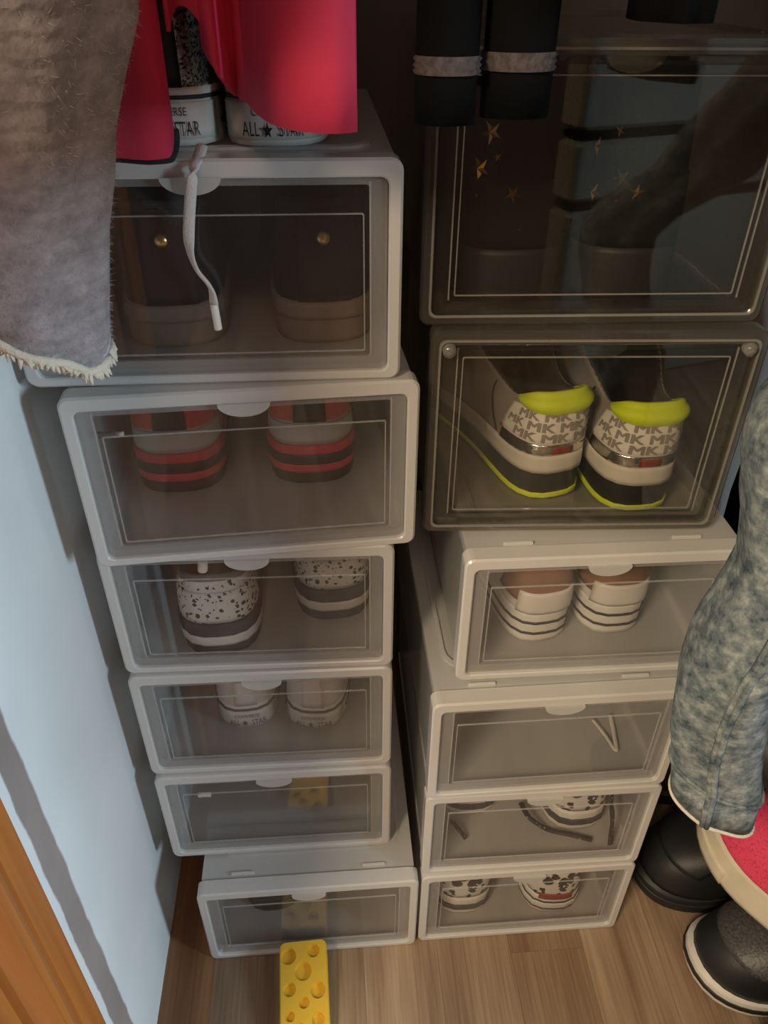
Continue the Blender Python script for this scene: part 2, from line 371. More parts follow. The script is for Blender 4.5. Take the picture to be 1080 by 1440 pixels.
def casing(m):
    # plan profile of the varnished door casing, extruded upward
    pr = [(-0.31, 0.276), (-0.196, 0.276), (-0.194, 0.274), (-0.194, 0.252)]
    for t in range(0, 9):
        a = math.radians(70 - t * 160 / 8)
        pr.append((-0.206 + 0.021 * math.cos(a), 0.230 + 0.021 * math.sin(a)))
    pr += [(-0.200, 0.207), (-0.190, 0.204), (-0.190, 0.150), (-0.31, 0.150)]
    m.quad_grid([[(x, y, 0.0) for x, y in pr], [(x, y, 2.3) for x, y in pr]], closed_u=True)
    m.poly([(x, y, 0.0) for x, y in pr]); m.poly([(x, y, 2.3) for x, y in pr])
struct('trim_1', casing, M['casing'])

# ------------------------------------------------------------------ storage boxes
def rrect(w, h, r, cx=0.0, cz=0.0, n=5):
    pts = []
    for (sx, sz, a0) in ((1, -1, -90), (1, 1, 0), (-1, 1, 90), (-1, -1, 180)):
        for k in range(n):
            a = math.radians(a0 + 90 * k / (n - 1))
            pts.append((cx + sx * (w / 2 - r) + r * math.cos(a), cz + sz * (h / 2 - r) + r * math.sin(a)))
    return pts
def ring(m, prof, closed=True):
    """prof: list of (list of (x,z), y) loops bridged in order; closed -> last to first"""
    rows = [[(x, y, z) for x, z in lp] for lp, y in prof]
    m.quad_grid(rows, closed_u=True, closed_v=closed)

def shoe_box(name, w, h, d, smoked=False):
    root = empty(name)
    K = dict(body='smoke', lid='smoke', frame='smoke_frame', door='smoke_door', border='smoke', ridge='smoke_ridge', tab='smoke') if smoked else \
        dict(body='frost', lid='lid', frame='white_pp', door='door', border='border', ridge='ridge', tab='tab')
    z2 = h / 2
    bw, bh = w - 0.006, h - 0.006
    def body(m):
        o = rrect(bw, bh, 0.007, 0, z2 - 0.001); i = rrect(bw - 0.0036, bh - 0.0036, 0.0055, 0, z2 - 0.001)
        ring(m, [(o, 0.013), (o, d), (i, d), (i, 0.013)])
        m.poly([(x, d, z) for x, z in o]); 
    part('body', M[K['body']], root, body, smooth=False)
    def lid(m):
        zt = h - 0.004
        # raised stacking rim on the lid
        lp = lambda iw, r: rrect(iw[0], iw[1], r, 0, d / 2 + 0.012)
        a = lp((w - 0.030, d - 0.060), 0.022); b = lp((w - 0.038, d - 0.068), 0.019)
        m.quad_grid([[(x, y, zt + dz) for x, y in q] for q, dz in ((a, 0), (a, 0.0026), (b, 0.0032), (b, 0))], closed_u=True)
        c = rrect(w - 0.007, d - 0.014, 0.006, 0, d / 2 + 0.007)
        m.quad_grid([[(x, y, zt - 0.0005) for x, y in c], [(x, y, zt + 0.0009) for x, y in c]], closed_u=True)
        m.poly([(x, y, zt + 0.0009) for x, y in c])
    part('lid', M[K['lid']], root, lid)
    for sx in (-1, 1):
        part('lid_clip', M[K['frame']], root, lambda m: m.box((sx * w * 0.30 - 0.012, 0.021, h - 0.0035), (sx * w * 0.30 + 0.012, 0.024, h - 0.0006)), bevel=0.0006)
    t, bt, sd = 0.0105, 0.0065, 0.0085
    iw, ih, icz = w - 2 * sd, h - t - bt, bt + (h - t - bt) / 2
    def frame(m):
        o0 = rrect(w, h, 0.0075, 0, z2); o1 = rrect(w - 0.0032, h - 0.0032, 0.006, 0, z2)
        i1 = rrect(iw + 0.002, ih + 0.002, 0.0055, 0, icz); i0 = rrect(iw, ih, 0.005, 0, icz)
        ring(m, [(o0, 0.016), (o0, 0.0016), (o1, 0.0), (i1, 0.0), (i0, 0.001), (i0, 0.012)])
    part('front_frame', M[K['frame']], root, frame)
    if smoked:
        def frame2(m):
            o0 = rrect(w - 0.012, h - 0.012, 0.005, 0, z2); i0 = rrect(w - 0.015, h - 0.015, 0.005, 0, z2)
            ring(m, [(o0, 0.0002), (o0, -0.0012), (i0, -0.0012), (i0, 0.0002)])
        part('frame_bead', M['smoke_ridge'], root, frame2)
        for sx in (-1, 1):
            def peg(m):
                c = [(sx * (w / 2 - 0.013) + 0.0048 * math.cos(2 * math.pi * q / 12), h - 0.0135 + 0.0048 * math.sin(2 * math.pi * q / 12)) for q in range(12)]
                m.quad_grid([[(x, 0.004, z) for x, z in c], [(x, -0.003, z) for x, z in c]], closed_u=True)
                m.fan([(x, -0.003, z) for x, z in c], (sx * (w / 2 - 0.013), -0.0042, h - 0.0135))
            part('hinge_peg', M['smoke_ridge'], root, peg, smooth=True)
    # clear drop-front door with embossed lines
    dw, dh = iw - 0.001, ih - 0.001
    def door(m):
        o = rrect(dw - 0.022, dh - 0.013, 0.002, 0, icz + 0.0025)
        m.quad_grid([[(x, 0.0040, z) for x, z in o], [(x, 0.0058, z) for x, z in o]], closed_u=True)
        m.poly([(x, 0.0040, z) for x, z in o]); m.poly([(x, 0.0058, z) for x, z in o])
    dr = part('door', M[K['door']], root, door)
    def border(m):
        o = rrect(dw, dh, 0.0045, 0, icz); i = rrect(dw - 0.022, dh - 0.013, 0.002, 0, icz + 0.0025)
        ring(m, [(o, 0.0035), (i, 0.0030), (i, 0.0060), (o, 0.0060)])
    part('door_edge', M[K['border']], dr, border)
    rz0, rz1 = icz - ih / 2 + 0.0135, icz + ih / 2 - (0.021 if not smoked else 0.010)
    rx = w / 2 - 0.0235
    def rect_line(m, x, za, zb, tck):
        o = rrect(2 * x + tck, zb - za + tck, 0.0012, 0, (za + zb) / 2, 3); i = rrect(2 * x - tck, zb - za - tck, 0.001, 0, (za + zb) / 2, 3)
        ring(m, [(o, 0.0042), (o, 0.0030), (i, 0.0030), (i, 0.0042)])
    part('embossed_line', M[K['ridge']], dr, lambda m: rect_line(m, rx, rz0, rz1, 0.0008))
    for sx in (-1, 1):
        part('embossed_line', M[K['ridge']], dr, lambda m: m.box((sx * (rx + 0.0040) - 0.0005, 0.0029, rz0 - 0.003), (sx * (rx + 0.0040) + 0.0005, 0.0042, icz + ih / 2 - 0.003)))
    def tab(m):
        n = 14; ww, hh = 0.0175, 0.0100; zt = h - t + 0.001
        arc = [(ww * math.cos(math.pi + math.pi * q / n), zt + hh * math.sin(math.pi + math.pi * q / n) * 0.95) for q in range(n + 1)]
        m.quad_grid([[(x, 0.003, z) for x, z in arc], [(x, -0.0025, z) for x, z in arc]], closed_u=True)
        m.poly([(x, -0.0025, z) for x, z in arc]); m.poly([(x, 0.003, z) for x, z in arc])
    part('handle', M[K['tab']], dr, tab)
    return root

BX = {  # front-bottom centre x, front y, base z, yaw degrees, width, height
    'L6': (-0.0423, 0.4252, 0.0000, 0.3, 0.2290, 0.1340), 'L5': (-0.0700, 0.4681, 0.1346, 0.0, 0.2298, 0.1344),
    'L4': (-0.0709, 0.4721, 0.2696, -0.4, 0.2309, 0.1348), 'L3': (-0.0711, 0.4752, 0.4050, -1.0, 0.2313, 0.1338),
    'L2': (-0.0591, 0.4660, 0.5394, 3.8, 0.2391, 0.1402), 'L1': (-0.0765, 0.4743, 0.6802, 0.2, 0.2449, 0.1385),
    'R6': (0.1904, 0.4289, 0.0000, 0.1, 0.2293, 0.1336), 'R5': (0.1901, 0.4312, 0.1341, -0.3, 0.2300, 0.1334),
    'R4': (0.1901, 0.4306, 0.2680, 0.6, 0.2294, 0.1326), 'R3': (0.2128, 0.4547, 0.4011, 0.0, 0.2300, 0.1343),
    'R2': (0.1862, 0.4873, 0.5359, -2.6, 0.2358, 0.1702), 'R1': (0.1800, 0.4985, 0.7066, -1.5, 0.2380, 0.1710),
}
LAB = {
    'L1': 'white plastic drop-front shoe box topmost beside the wall, holding dark brown shoes',
    'L2': 'white plastic shoe box turned askew in its stack, holding white sneakers with coral soles',
    'L3': 'white plastic shoe box holding black-speckled white sneakers',
    'L4': 'white plastic shoe box holding pale canvas sneakers with lettered heels',
    'L5': 'empty white plastic shoe box, second from the floor in the stack beside the wall',
    'L6': 'white plastic shoe box on the floor behind the yellow cheese wedge',
    'R6': 'white plastic shoe box on the floor holding spotted sneakers with a red heel label',
    'R5': 'white plastic shoe box holding spotted sneakers with loose black laces',
    'R4': 'empty white plastic shoe box with a white lace inside, beside the jeans hem',
    'R3': 'white plastic shoe box directly under the clear smoky ones, holding white and tan sneakers',
    'R2': 'clear smoky shoe box holding monogrammed sneakers with neon yellow collars',
    'R1': 'clear smoky shoe box on top of its stack, holding black boots with star studs',
}
boxes = {}
for k_, (bx, by, bz, ya, bw, bh) in BX.items():
    sm = k_ in ('R1', 'R2')
    b = shoe_box('smoky_shoe_box' if sm else 'shoe_box', bw, bh, 0.330, sm)
    b.location = (bx, by, bz); b.rotation_euler = (0, 0, math.radians(ya))
    tag(b, LAB[k_], 'shoe box', 'clear smoky shoe boxes' if sm else 'white drop-front shoe boxes')
    boxes[k_] = b

# ------------------------------------------------------------------ shoes
HALF = [(0, 0), (0.017, 0.0022), (0.028, 0.012), (0.0335, 0.030), (0.0345, 0.060), (0.0345, 0.095), (0.037, 0.130), (0.0425, 0.165), (0.0445, 0.190), (0.0415, 0.218), (0.0325, 0.242), (0.018, 0.256), (0, 0.260)]
def _cat(P, n):
    P = [Vector(p).to_3d() for p in P]; out = []
    Q = [Vector((-P[1].x, P[1].y, 0))] + P + [Vector((-P[-2].x, P[-2].y, 0))]
    for i in range(1, len(Q) - 2):
        for s in range(n):
            t = s / n; a, b, c, d = Q[i - 1], Q[i], Q[i + 1], Q[i + 2]
            out.append(0.5 * ((2 * b) + (c - a) * t + (2 * a - 5 * b + 4 * c - d) * t * t + (3 * b - a - 3 * c + d) * t ** 3))
    out.append(P[-1]); return out
_half = _cat(HALF, 10)
_ln = [0.0]
for i in range(1, len(_half)): _ln.append(_ln[-1] + (_half[i] - _half[i - 1]).length)
_ln = np.array(_ln) / _ln[-1]; _hx = np.array([p.x for p in _half]); _hy = np.array([p.y for p in _half])

class Last:
    """one shoe's surfaces: a in [-.5,.5] round the outline (0 = heel), h in [0,1] from sole to collar"""
    def __init__(s, L=0.255, W=1.0, zs=0.024, wedge=0.25, Hh=0.062, Hs=0.047, Ht=0.078, yf=0.125, spring=0.012, side=1, lean=0.007, flare=1.045):
        s.k = L / 0.260; s.L = L; s.W = W; s.zs = zs; s.wedge = wedge; s.Hh, s.Hs, s.Ht = Hh, Hs, Ht; s.yf = yf
        s.spring = spring; s.side = side; s.lean = lean; s.flare = flare
    def outl(s, a):
        a = (a + 0.5) % 1.0 - 0.5
        x = np.interp(abs(a) * 2, _ln, _hx) * (1 if a >= 0 else -1) * s.W; y = np.interp(abs(a) * 2, _ln, _hy) * s.k
        t = y / s.L
        x += s.side * 0.006 * math.sin(math.pi * min(1, t)) * (t ** 1.5) * -1
        return x, y, t
    def spr(s, t): return s.spring * max(0, (t - 0.66) / 0.34) ** 2
    def ztop(s, t): return s.zs * (1 + s.wedge * (0.6 - t)) + s.spr(t)
    def sole0(s, a, v):
        x, y, t = s.outl(a)
        fl = 1 + (s.flare - 1) * math.sin(math.pi * (0.25 + 0.5 * v))
        yc = s.L * 0.5
        z = s.spr(t) * (1 - v) + v * s.ztop(t)
        return Vector((x * fl, yc + (y - yc) * (1 + (fl - 1) * 0.5), z))
    def up0(s, a, h):
        x, y, t = s.outl(a)
        hc = min(max(h, -0.1), 1.15); hp = max(hc, 0.0)
        sx = 1 - 0.06 * hp - 0.10 * hp * hp
        yb = s.lean * hp - 0.003 * math.sin(math.pi * min(hp, 1)); yf = s.L - 0.004 - (s.L - 0.004 - s.yf) * hp ** 1.5
        yy = yb + (yf - yb) * t
        tt = t
        if tt < 0.32: Hp = s.Hh + (s.Hs - s.Hh) * (0.5 - 0.5 * math.cos(math.pi * tt / 0.32))
        else: Hp = s.Hs + (s.Ht - s.Hs) * (0.5 - 0.5 * math.cos(math.pi * (tt - 0.32) / 0.68))
        g = hc * (1 - tt) + (1 - (1 - min(hp, 1)) ** 2 if hc > 0 else hc) * tt
        zb = s.ztop(yy / s.L)
        return Vector((x * sx, yy, zb + Hp * g))
    def nrm(s, fn, a, h):
        e = 0.004
        d1 = fn(a + e, h) - fn(a - e, h); d2 = fn(a, min(h + 0.02, 1.0)) - fn(a, min(h + 0.02, 1.0) - 0.04)
        n = d1.cross(d2)
        return n.normalized() if n.length > 1e-12 else Vector((0, -1, 0))
    def up(s, a, h, off=0.0):
        p = s.up0(a, h); return p + s.nrm(s.up0, a, h) * off if off else p
    def sole(s, a, v, off=0.0):
        p = s.sole0(a, v); return p + s.nrm(s.sole0, a, v) * off if off else p

NA = 52
def ring_part(m, fn, h0, h1, nh, off, a0=-0.5, a1=0.5, na=NA, pad=0.0016, closed=None):
    full = (a1 - a0) >= 0.999 if closed is None else closed
    nn = na if full else max(4, int(na * (a1 - a0)) + 2)
    As = [a0 + (a1 - a0) * i / (nn if full else nn - 1) for i in range(nn)]
    rows = [[fn(a, h0 + (h1 - h0) * j / nh, off) for a in As] for j in range(nh + 1)]
    inner0 = [fn(a, h0, off - pad) for a in As]; inner1 = [fn(a, h1, off - pad) for a in As]
    rows = [inner0] + rows + [inner1]
    if not full:
        rows = [[fn(As[0], h0 + (h1 - h0) * max(0, min(nh, j - 1)) / nh, off - pad)] + r + [fn(As[-1], h0 + (h1 - h0) * max(0, min(nh, j - 1)) / nh, off - pad)] for j, r in enumerate(rows)]
    m.quad_grid(rows, closed_u=full)

_tcache = {}
def text_mesh(s):
    if s in _tcache: return _tcache[s]
    cu = bpy.data.curves.new('lettering', 'FONT'); cu.body = s; cu.align_x = 'CENTER'; cu.align_y = 'CENTER'; cu.resolution_u = 3
    o = bpy.data.objects.new('lettering', cu); COL.objects.link(o)
    dg = bpy.context.evaluated_depsgraph_get()
    me = bpy.data.meshes.new_from_object(o.evaluated_get(dg))
    v = [tuple(x.co) for x in me.vertices]; f = [list(p.vertices) for p in me.polygons]
    bpy.data.objects.remove(o); bpy.data.curves.remove(cu); bpy.data.meshes.remove(me)
    _tcache[s] = (v, f); return v, f
def letters(m, s, fn, a, h, size_a, size_h, off, rot=0.0):
    v, f = text_mesh(s); b = len(m.v); c, sn = math.cos(rot), math.sin(rot)
    for x, y, z in v:
        x, y = x * c - y * sn, x * sn + y * c
        m.v.append(tuple(fn(a + x * size_a, h + y * size_h, off)))
    m.f += [[b + i for i in q] for q in f]
def star_pts(r, n=5, rot=0.0, q=0.42):
    return [((r if i % 2 == 0 else r * q) * math.sin(rot + math.pi * i / n), (r if i % 2 == 0 else r * q) * math.cos(rot + math.pi * i / n)) for i in range(2 * n)]

def base_shoe(root, la, upper, lining, collar=None, insole=None, rim=True):
    part('upper', M[upper], root, lambda m: ring_part(m, la.up, -0.02, 1.0, 14, 0.0), smooth=True)
    def lin(m):
        As = [-0.5 + i / NA for i in range(NA)]
        hs = [1.0, 0.97, 0.85, 0.7, 0.5, 0.3, 0.12, 0.02]
        rows = [[la.up(a, 1.0, -0.0005) for a in As]] + [[la.up(a, h_, -0.0045) for a in As] for h_ in hs]
        # close the vamp: keep only the part of the lining under the opening
        m.quad_grid(rows, closed_u=True)
        m.fan(rows[-1], (0, la.L * 0.45, la.ztop(0.45) + 0.003))
    part('lining', M[lining], root, lin, smooth=True)
    if collar:
        def col(m):
            n = NA; pts = []
            for i in range(n): 
                p = la.up(-0.5 + i / n, 0.985, -0.002); pts.append(p)
            pts.append(pts[0]); m.tube(pts, 0.0034, 8)
        part('collar', M[collar], root, col, smooth=True)
def sole_band(root, la, name, v0, v1, off, mat, a0=-0.5, a1=0.5, bottom=False, pad=0.002):
    def f(m):
        ring_part(m, la.sole, v0, v1, 4, off, a0, a1, pad=pad)
    return part(name, M[mat], root, f, smooth=True)
def sole_core(root, la, name, mat):
    def f(m):
        As = [-0.5 + i / NA for i in range(NA)]
        rows = [[la.sole(a, v, 0) for a in As] for v in (0, 0.12, 0.3, 0.5, 0.7, 0.88, 1.0)]
        m.quad_grid(rows, closed_u=True)
        m.fan(rows[0], (0, la.L * 0.5, 0.0)); m.fan(rows[-1], (0, la.L * 0.5, la.ztop(0.5)))
    return part(name, M[mat], root, f, smooth=True)
def patch(root, la, name, mat, a0, a1, h0, h1, off=0.0016, nh=6):
    return part(name, M[mat], root, lambda m: ring_part(m, la.up, h0, h1, nh, off, a0, a1, na=90), smooth=True)
def laces(root, la, mat, rows=5, r=0.0026, h0=0.62, h1=0.97):
    for q in range(rows):
        h = h0 + (h1 - h0) * q / (rows - 1)
        def f(m):
            ds = [-0.075, -0.05, -0.025, 0, 0.025, 0.05, 0.075]
            m.tube([la.up(0.5 + d, h + (0.02 if i % 2 else 0), 0.003) for i, d in enumerate(ds)], r, 6, 0.6)
        part('lace', M[mat], root, f, smooth=True)
def tongue(root, la, mat):
    def f(m):
        cols = [-0.07, -0.045, -0.02, 0, 0.02, 0.045, 0.07]
        rows = [[la.up(0.5 + c, h, 0.0012) for c in cols] for h in (0.58, 0.7, 0.82, 0.92, 1.0)]
        top = [p + Vector((0, -0.010, 0.018)) for p in rows[-1]]
        rows.append(top); rows.append([p + Vector((0, -0.006, -0.001)) for p in top]); rows.append([p + Vector((0, -0.006, -0.018)) for p in top])
        m.quad_grid(rows)
    part('tongue', M[mat], root, f, smooth=True)

def heel_place(root, px, py, z, yaw, ymin=None):
    p = atz(px, py, z)
    root.location = (p.x, p.y if ymin is None else max(p.y, ymin), z); root.rotation_euler = (0, 0, math.radians(yaw))

FLOORZ = lambda k: BX[k][2] + 0.0042

# --- dark brown shoes with brass studs (top box beside the wall)
def brown_shoe(side, label):
    r = empty('suede_shoe'); la = Last(zs=0.026, Hh=0.066, Hs=0.058, Ht=0.075, yf=0.14, side=side, W=1.03)
    sole_core(r, la, 'sole', 'gum'); sole_band(r, la, 'foxing', 0.60, 0.98, 0.0014, 'gum')
    base_shoe(r, la, 'brown_suede', 'dark_lining', 'brown_suede')
    patch(r, la, 'heel_strip', 'brown_patch', -0.030, 0.030, 0.0, 0.93)
    def st(m):
        c = la.up(0.0, 0.66, 0.0035); n = 14
        ringp = lambda rr, dy: [(c.x + rr * math.cos(2 * math.pi * q / n), c.y + dy, c.z + rr * math.sin(2 * math.pi * q / n)) for q in range(n)]
        m.quad_grid([ringp(0.0052, 0.004), ringp(0.0052, 0), ringp(0.0035, -0.002)], closed_u=True); m.fan(ringp(0.0035, -0.002), (c.x, c.y - 0.0026, c.z))
    part('stud', M['gold'], r, st, smooth=True)
    return tag(r, label, 'shoe', 'dark brown shoes')
heel_place(brown_shoe(1, 'dark brown suede shoe with a brass heel stud, behind the hanging white lace'), 250, 486, FLOORZ('L1'), 4)
heel_place(brown_shoe(-1, 'dark brown suede shoe with a brass heel stud, clear of the hanging white lace'), 460, 480, FLOORZ('L1'), 4)

# --- white sneakers with coral and black soles
def coral_shoe(side, label):
    r = empty('sneaker'); la = Last(L=0.230, zs=0.030, wedge=0.3, Hh=0.048, Hs=0.042, Ht=0.070, side=side, W=1.04)
    sole_core(r, la, 'outsole', 'black_rubber')
    sole_band(r, la, 'lower_coral_band', 0.32, 0.55, 0.0010, 'pink_rubber')
    sole_band(r, la, 'black_band', 0.55, 0.80, 0.0018, 'black_rubber')
    sole_band(r, la, 'upper_coral_band', 0.80, 1.04, 0.0012, 'pink_rubber')
    base_shoe(r, la, 'white_leather', 'dark_lining', 'coral')
    patch(r, la, 'heel_tab', 'coral', -0.085, -0.022, 0.50, 1.0, 0.0018); patch(r, la, 'heel_tab', 'black_synth', -0.022, 0.022, 0.48, 1.0, 0.0022)
    patch(r, la, 'heel_tab', 'coral', 0.022, 0.085, 0.50, 1.0, 0.0018)
    patch(r, la, 'heel_counter', 'white_leather', -0.10, 0.10, 0.08, 0.44, 0.0014)
    tongue(r, la, 'white_leather'); laces(r, la, 'lace_white')
    return tag(r, label, 'sneaker', 'white sneakers with coral soles')
heel_place(coral_shoe(1, 'white sneaker with coral and black striped sole, on the wall side of its box'), 254, 690, FLOORZ('L2'), 2)
heel_place(coral_shoe(-1, 'white sneaker with coral and black striped sole, away from the wall in its box'), 440, 677, FLOORZ('L2'), 1)

# --- speckled sneakers
def speckled(side, label):
    r = empty('sneaker'); la = Last(L=0.248, zs=0.030, Hh=0.046, Hs=0.040, Ht=0.070, side=side, W=1.0)
    sole_core(r, la, 'outsole', 'slate'); sole_band(r, la, 'white_band', 0.34, 0.62, 0.0012, 'white_rubber'); sole_band(r, la, 'slate_band', 0.66, 1.02, 0.0016, 'slate')
    base_shoe(r, la, 'speckle', 'grey_lining', 'grey_lining')
    patch(r, la, 'heel_counter', 'speckle', -0.11, 0.11, 0.05, 0.72, 0.0016); tongue(r, la, 'speckle'); laces(r, la, 'lace_white')
    return tag(r, label, 'sneaker', 'black-speckled white sneakers')
heel_place(speckled(1, 'speckled white sneaker standing under the box handle'), 312, 917, FLOORZ('L3'), 3)
heel_place(speckled(-1, 'speckled white sneaker beside the box side panel, pushed further back'), 472, 868, FLOORZ('L3'), 3)

# --- pale canvas sneakers with lettered heels (in box and on top)
def star_decal(m, la, a, v, sz):
    c = [la.sole(a + x, v + y, 0.0024) for x, y in star_pts(1.0)]
def canvas_shoe(side, label, upper='white_canvas', ink='grey_ink', lining='beige_lining', group='pale canvas sneakers', stitch=True, tall=0.046, name='canvas_sneaker'):
    r = empty(name); la = Last(zs=0.030, wedge=0.05, Hh=tall, Hs=tall * 0.85, Ht=tall * 1.25, side=side, spring=0.006, flare=1.03, W=0.90)
    sole_core(r, la, 'sole', 'white_rubber')
    sole_band(r, la, 'sole_line', 0.80, 0.87, 0.0012, ink)
    plate = sole_band(r, la, 'heel_plate', 0.12, 0.76, 0.0016, 'white_rubber', -0.058, 0.058)
    sole_band(r, la, 'sole_stripe', 0.30, 0.40, 0.0012, ink, 0.075, 0.20); sole_band(r, la, 'sole_stripe', 0.30, 0.40, 0.0012, ink, -0.20, -0.075)
    base_shoe(r, la, upper, lining, None)
    patch(r, la, 'heel_strip', ink if upper == 'sequin' else upper, -0.020, 0.020, 0.0, 1.0, 0.0014)
    def tx(m):
        letters(m, 'CONVERSE', la.sole, 0.0, 0.60, 0.0084, 0.20, 0.0026)
        letters(m, 'ALL', la.sole, -0.0215, 0.30, 0.0105, 0.36, 0.0026)
        letters(m, 'STAR', la.sole, 0.0195, 0.30, 0.0105, 0.36, 0.0026)
        b = len(m.v); sp = [(x, y) for x, y in star_pts(1.0)]
        m.v += [tuple(la.sole(-0.0045 + x * 0.0058, 0.29 + y * 0.155, 0.0026)) for x, y in sp] + [tuple(la.sole(-0.0045, 0.29, 0.0026))]
        for i in range(10): m.f.append([b + i, b + (i + 1) % 10, b + 10])
    o = part('lettering', M[ink], plate, tx)
    tongue(r, la, upper); laces(r, la, 'lace_white')
    return tag(r, label, 'sneaker', group), la
r, _ = canvas_shoe(1, 'pale canvas sneaker with lettered heel, on the wall side of its box'); heel_place(r, 350, 1020, FLOORZ('L4'), 3)
r, _ = canvas_shoe(-1, 'pale canvas sneaker with lettered heel, away from the wall in its box'); heel_place(r, 442, 1023, FLOORZ('L4'), -6)

# --- neon collar monogram sneakers
def neon_shoe(side, label):
    r = empty('monogram_sneaker'); la = Last(L=0.248, zs=0.033, wedge=0.35, Hh=0.056, Hs=0.043, Ht=0.078, yf=0.125, side=side, W=0.90, lean=0.003)
    sole_core(r, la, 'outsole', 'black_rubber'); sole_band(r, la, 'neon_outsole', 0.0, 0.11, 0.0014, 'neon')
    sole_band(r, la, 'midsole', 0.62, 1.02, 0.0016, 'white_rubber')
    base_shoe(r, la, 'taupe', 'dark_lining', None)
    hp = patch(r, la, 'heel_panel', 'monogram', -0.125, 0.125, 0.18, 0.78, 0.0015)
    sp = patch(r, la, 'silver_strip', 'silver', -0.115, 0.115, 0.02, 0.20, 0.0026)
    patch(r, la, 'silver_label', 'red_ink', -0.016, 0.016, 0.05, 0.16, 0.0034)
    def nc(m):
        n = 26; rows = []
        for j in range(8):
            q = j / 7; row = []
            for i in range(n + 1):
                a = -0.13 + 0.26 * i / n; e = (1 - abs(a / 0.13) ** 3)
                h = 0.99 - (0.28 * e + 0.02) * (1 - q) if q < 1 else 1.0
                row.append(la.up(a, h, 0.001 + 0.0050 * math.sin(math.pi * min(1, 0.12 + q)) * e))
            rows.append(row)
        rows.append([la.up(-0.13 + 0.26 * i / n, 1.0, -0.003) + Vector((0, 0, 0.001)) for i in range(n + 1)])
        rows.append([la.up(-0.13 + 0.26 * i / n, 0.80, -0.0052) for i in range(n + 1)])
        m.quad_grid(rows)
    part('padded_collar', M['neon'], r, nc, smooth=True)
    def tx(m):
        for j, h in enumerate((0.31, 0.48, 0.65)):
            for i in range(-2, 4):
                a = (i - 0.5 * (j % 2) - 0.3) * 0.050
                if abs(a) < 0.110:
                    for sh in (-0.0010, 0.0, 0.0010): letters(m, 'MK', la.up, a + sh, h, 0.0300, 0.21, 0.0026 + sh * 0.1, rot=0.0)
    part('monogram', M['mono_ink'], hp, tx)
    part('side_stitch', M['black_ink'], r, lambda m: m.tube([la.up(-0.13 - 0.01 * q, 0.05 + 0.085 * q, 0.0012) for q in range(11)], 0.0008, 5))
    part('side_stitch', M['black_ink'], r, lambda m: m.tube([la.up(0.13 + 0.01 * q, 0.05 + 0.085 * q, 0.0012) for q in range(11)], 0.0008, 5))
    tongue(r, la, 'taupe'); laces(r, la, 'lace_white')
    return tag(r, label, 'sneaker', 'monogram sneakers with neon collars')
heel_place(neon_shoe(1, 'monogram sneaker with neon yellow collar, turned to show its side'), 778, 695, FLOORZ('R2'), 14)
heel_place(neon_shoe(-1, 'monogram sneaker with neon yellow collar, standing straight with its heel forward'), 897, 714, FLOORZ('R2'), 3)

# --- white and tan sneakers
def tan_shoe(side, label):
    r = empty('sneaker'); la = Last(zs=0.033, wedge=0.05, Hh=0.046, Hs=0.040, Ht=0.070, side=side, W=0.90, spring=0.006, flare=1.03)
    sole_core(r, la, 'sole', 'white_rubber'); sole_band(r, la, 'sole_line', 0.28, 0.35, 0.0010, 'navy_line'); sole_band(r, la, 'sole_line', 0.64, 0.71, 0.0010, 'navy_line')
    base_shoe(r, la, 'white_leather', 'beige_lining', None)
    patch(r, la, 'heel_patch', 'tan_suede', -0.105, 0.105, 0.22, 1.0, 0.0014); patch(r, la, 'heel_tab', 'white_leather', -0.052, 0.052, 0.0, 0.50, 0.0028)
    tongue(r, la, 'white_leather'); laces(r, la, 'lace_white')
    return tag(r, label, 'sneaker', 'white and tan sneakers')
heel_place(tan_shoe(1, 'white sneaker with tan heel patch, turned to show its side'), 763, 899, FLOORZ('R3'), 9)
heel_place(tan_shoe(-1, 'white sneaker with tan heel patch, standing straight under the box handle'), 864, 888, FLOORZ('R3'), 3)

# --- spotted sneakers in the two lowest boxes on the other side
def spotted(side, label, red=False, group='spotted sneakers with black laces'):
    r = empty('sneaker'); la = Last(zs=0.028, wedge=0.1, Hh=0.055, Hs=0.047, Ht=0.07, side=side)
    sole_core(r, la, 'sole', 'white_rubber'); sole_band(r, la, 'sole_band', 0.34, 0.66, 0.0012, 'slate' if not red else 'white_rubber')
    if red: sole_band(r, la, 'sole_line', 0.70, 0.77, 0.0010, 'navy_line'); sole_band(r, la, 'sole_line', 0.22, 0.28, 0.0010, 'navy_line')
    base_shoe(r, la, 'leopard', 'grey_lining', None)
    patch(r, la, 'heel_counter', 'leopard', -0.09, 0.09, 0.05, 0.8, 0.0014)
    if red:
        lb = patch(r, la, 'heel_label', 'red_ink', -0.030, 0.030, -0.04, 0.14, 0.003)
    tongue(r, la, 'leopard'); laces(r, la, 'lace_black' if not red else 'lace_white')
    return tag(r, label, 'sneaker', group)
heel_place(spotted(-1, 'spotted sneaker with a dark sole band, behind the box handle'), 814, 1163, FLOORZ('R5'), 3, 0.452)
heel_place(spotted(1, 'spotted sneaker with a dark sole band, far back beside the box side'), 662, 1142, FLOORZ('R5'), 0)
heel_place(spotted(-1, 'spotted sneaker with a red heel label near the box front', True, None), 778, 1290, FLOORZ('R6'), -3, 0.452)
heel_place(spotted(1, 'spotted sneaker without a red label, in the corner of the floor box'), 652, 1281, FLOORZ('R6'), 0, 0.452)

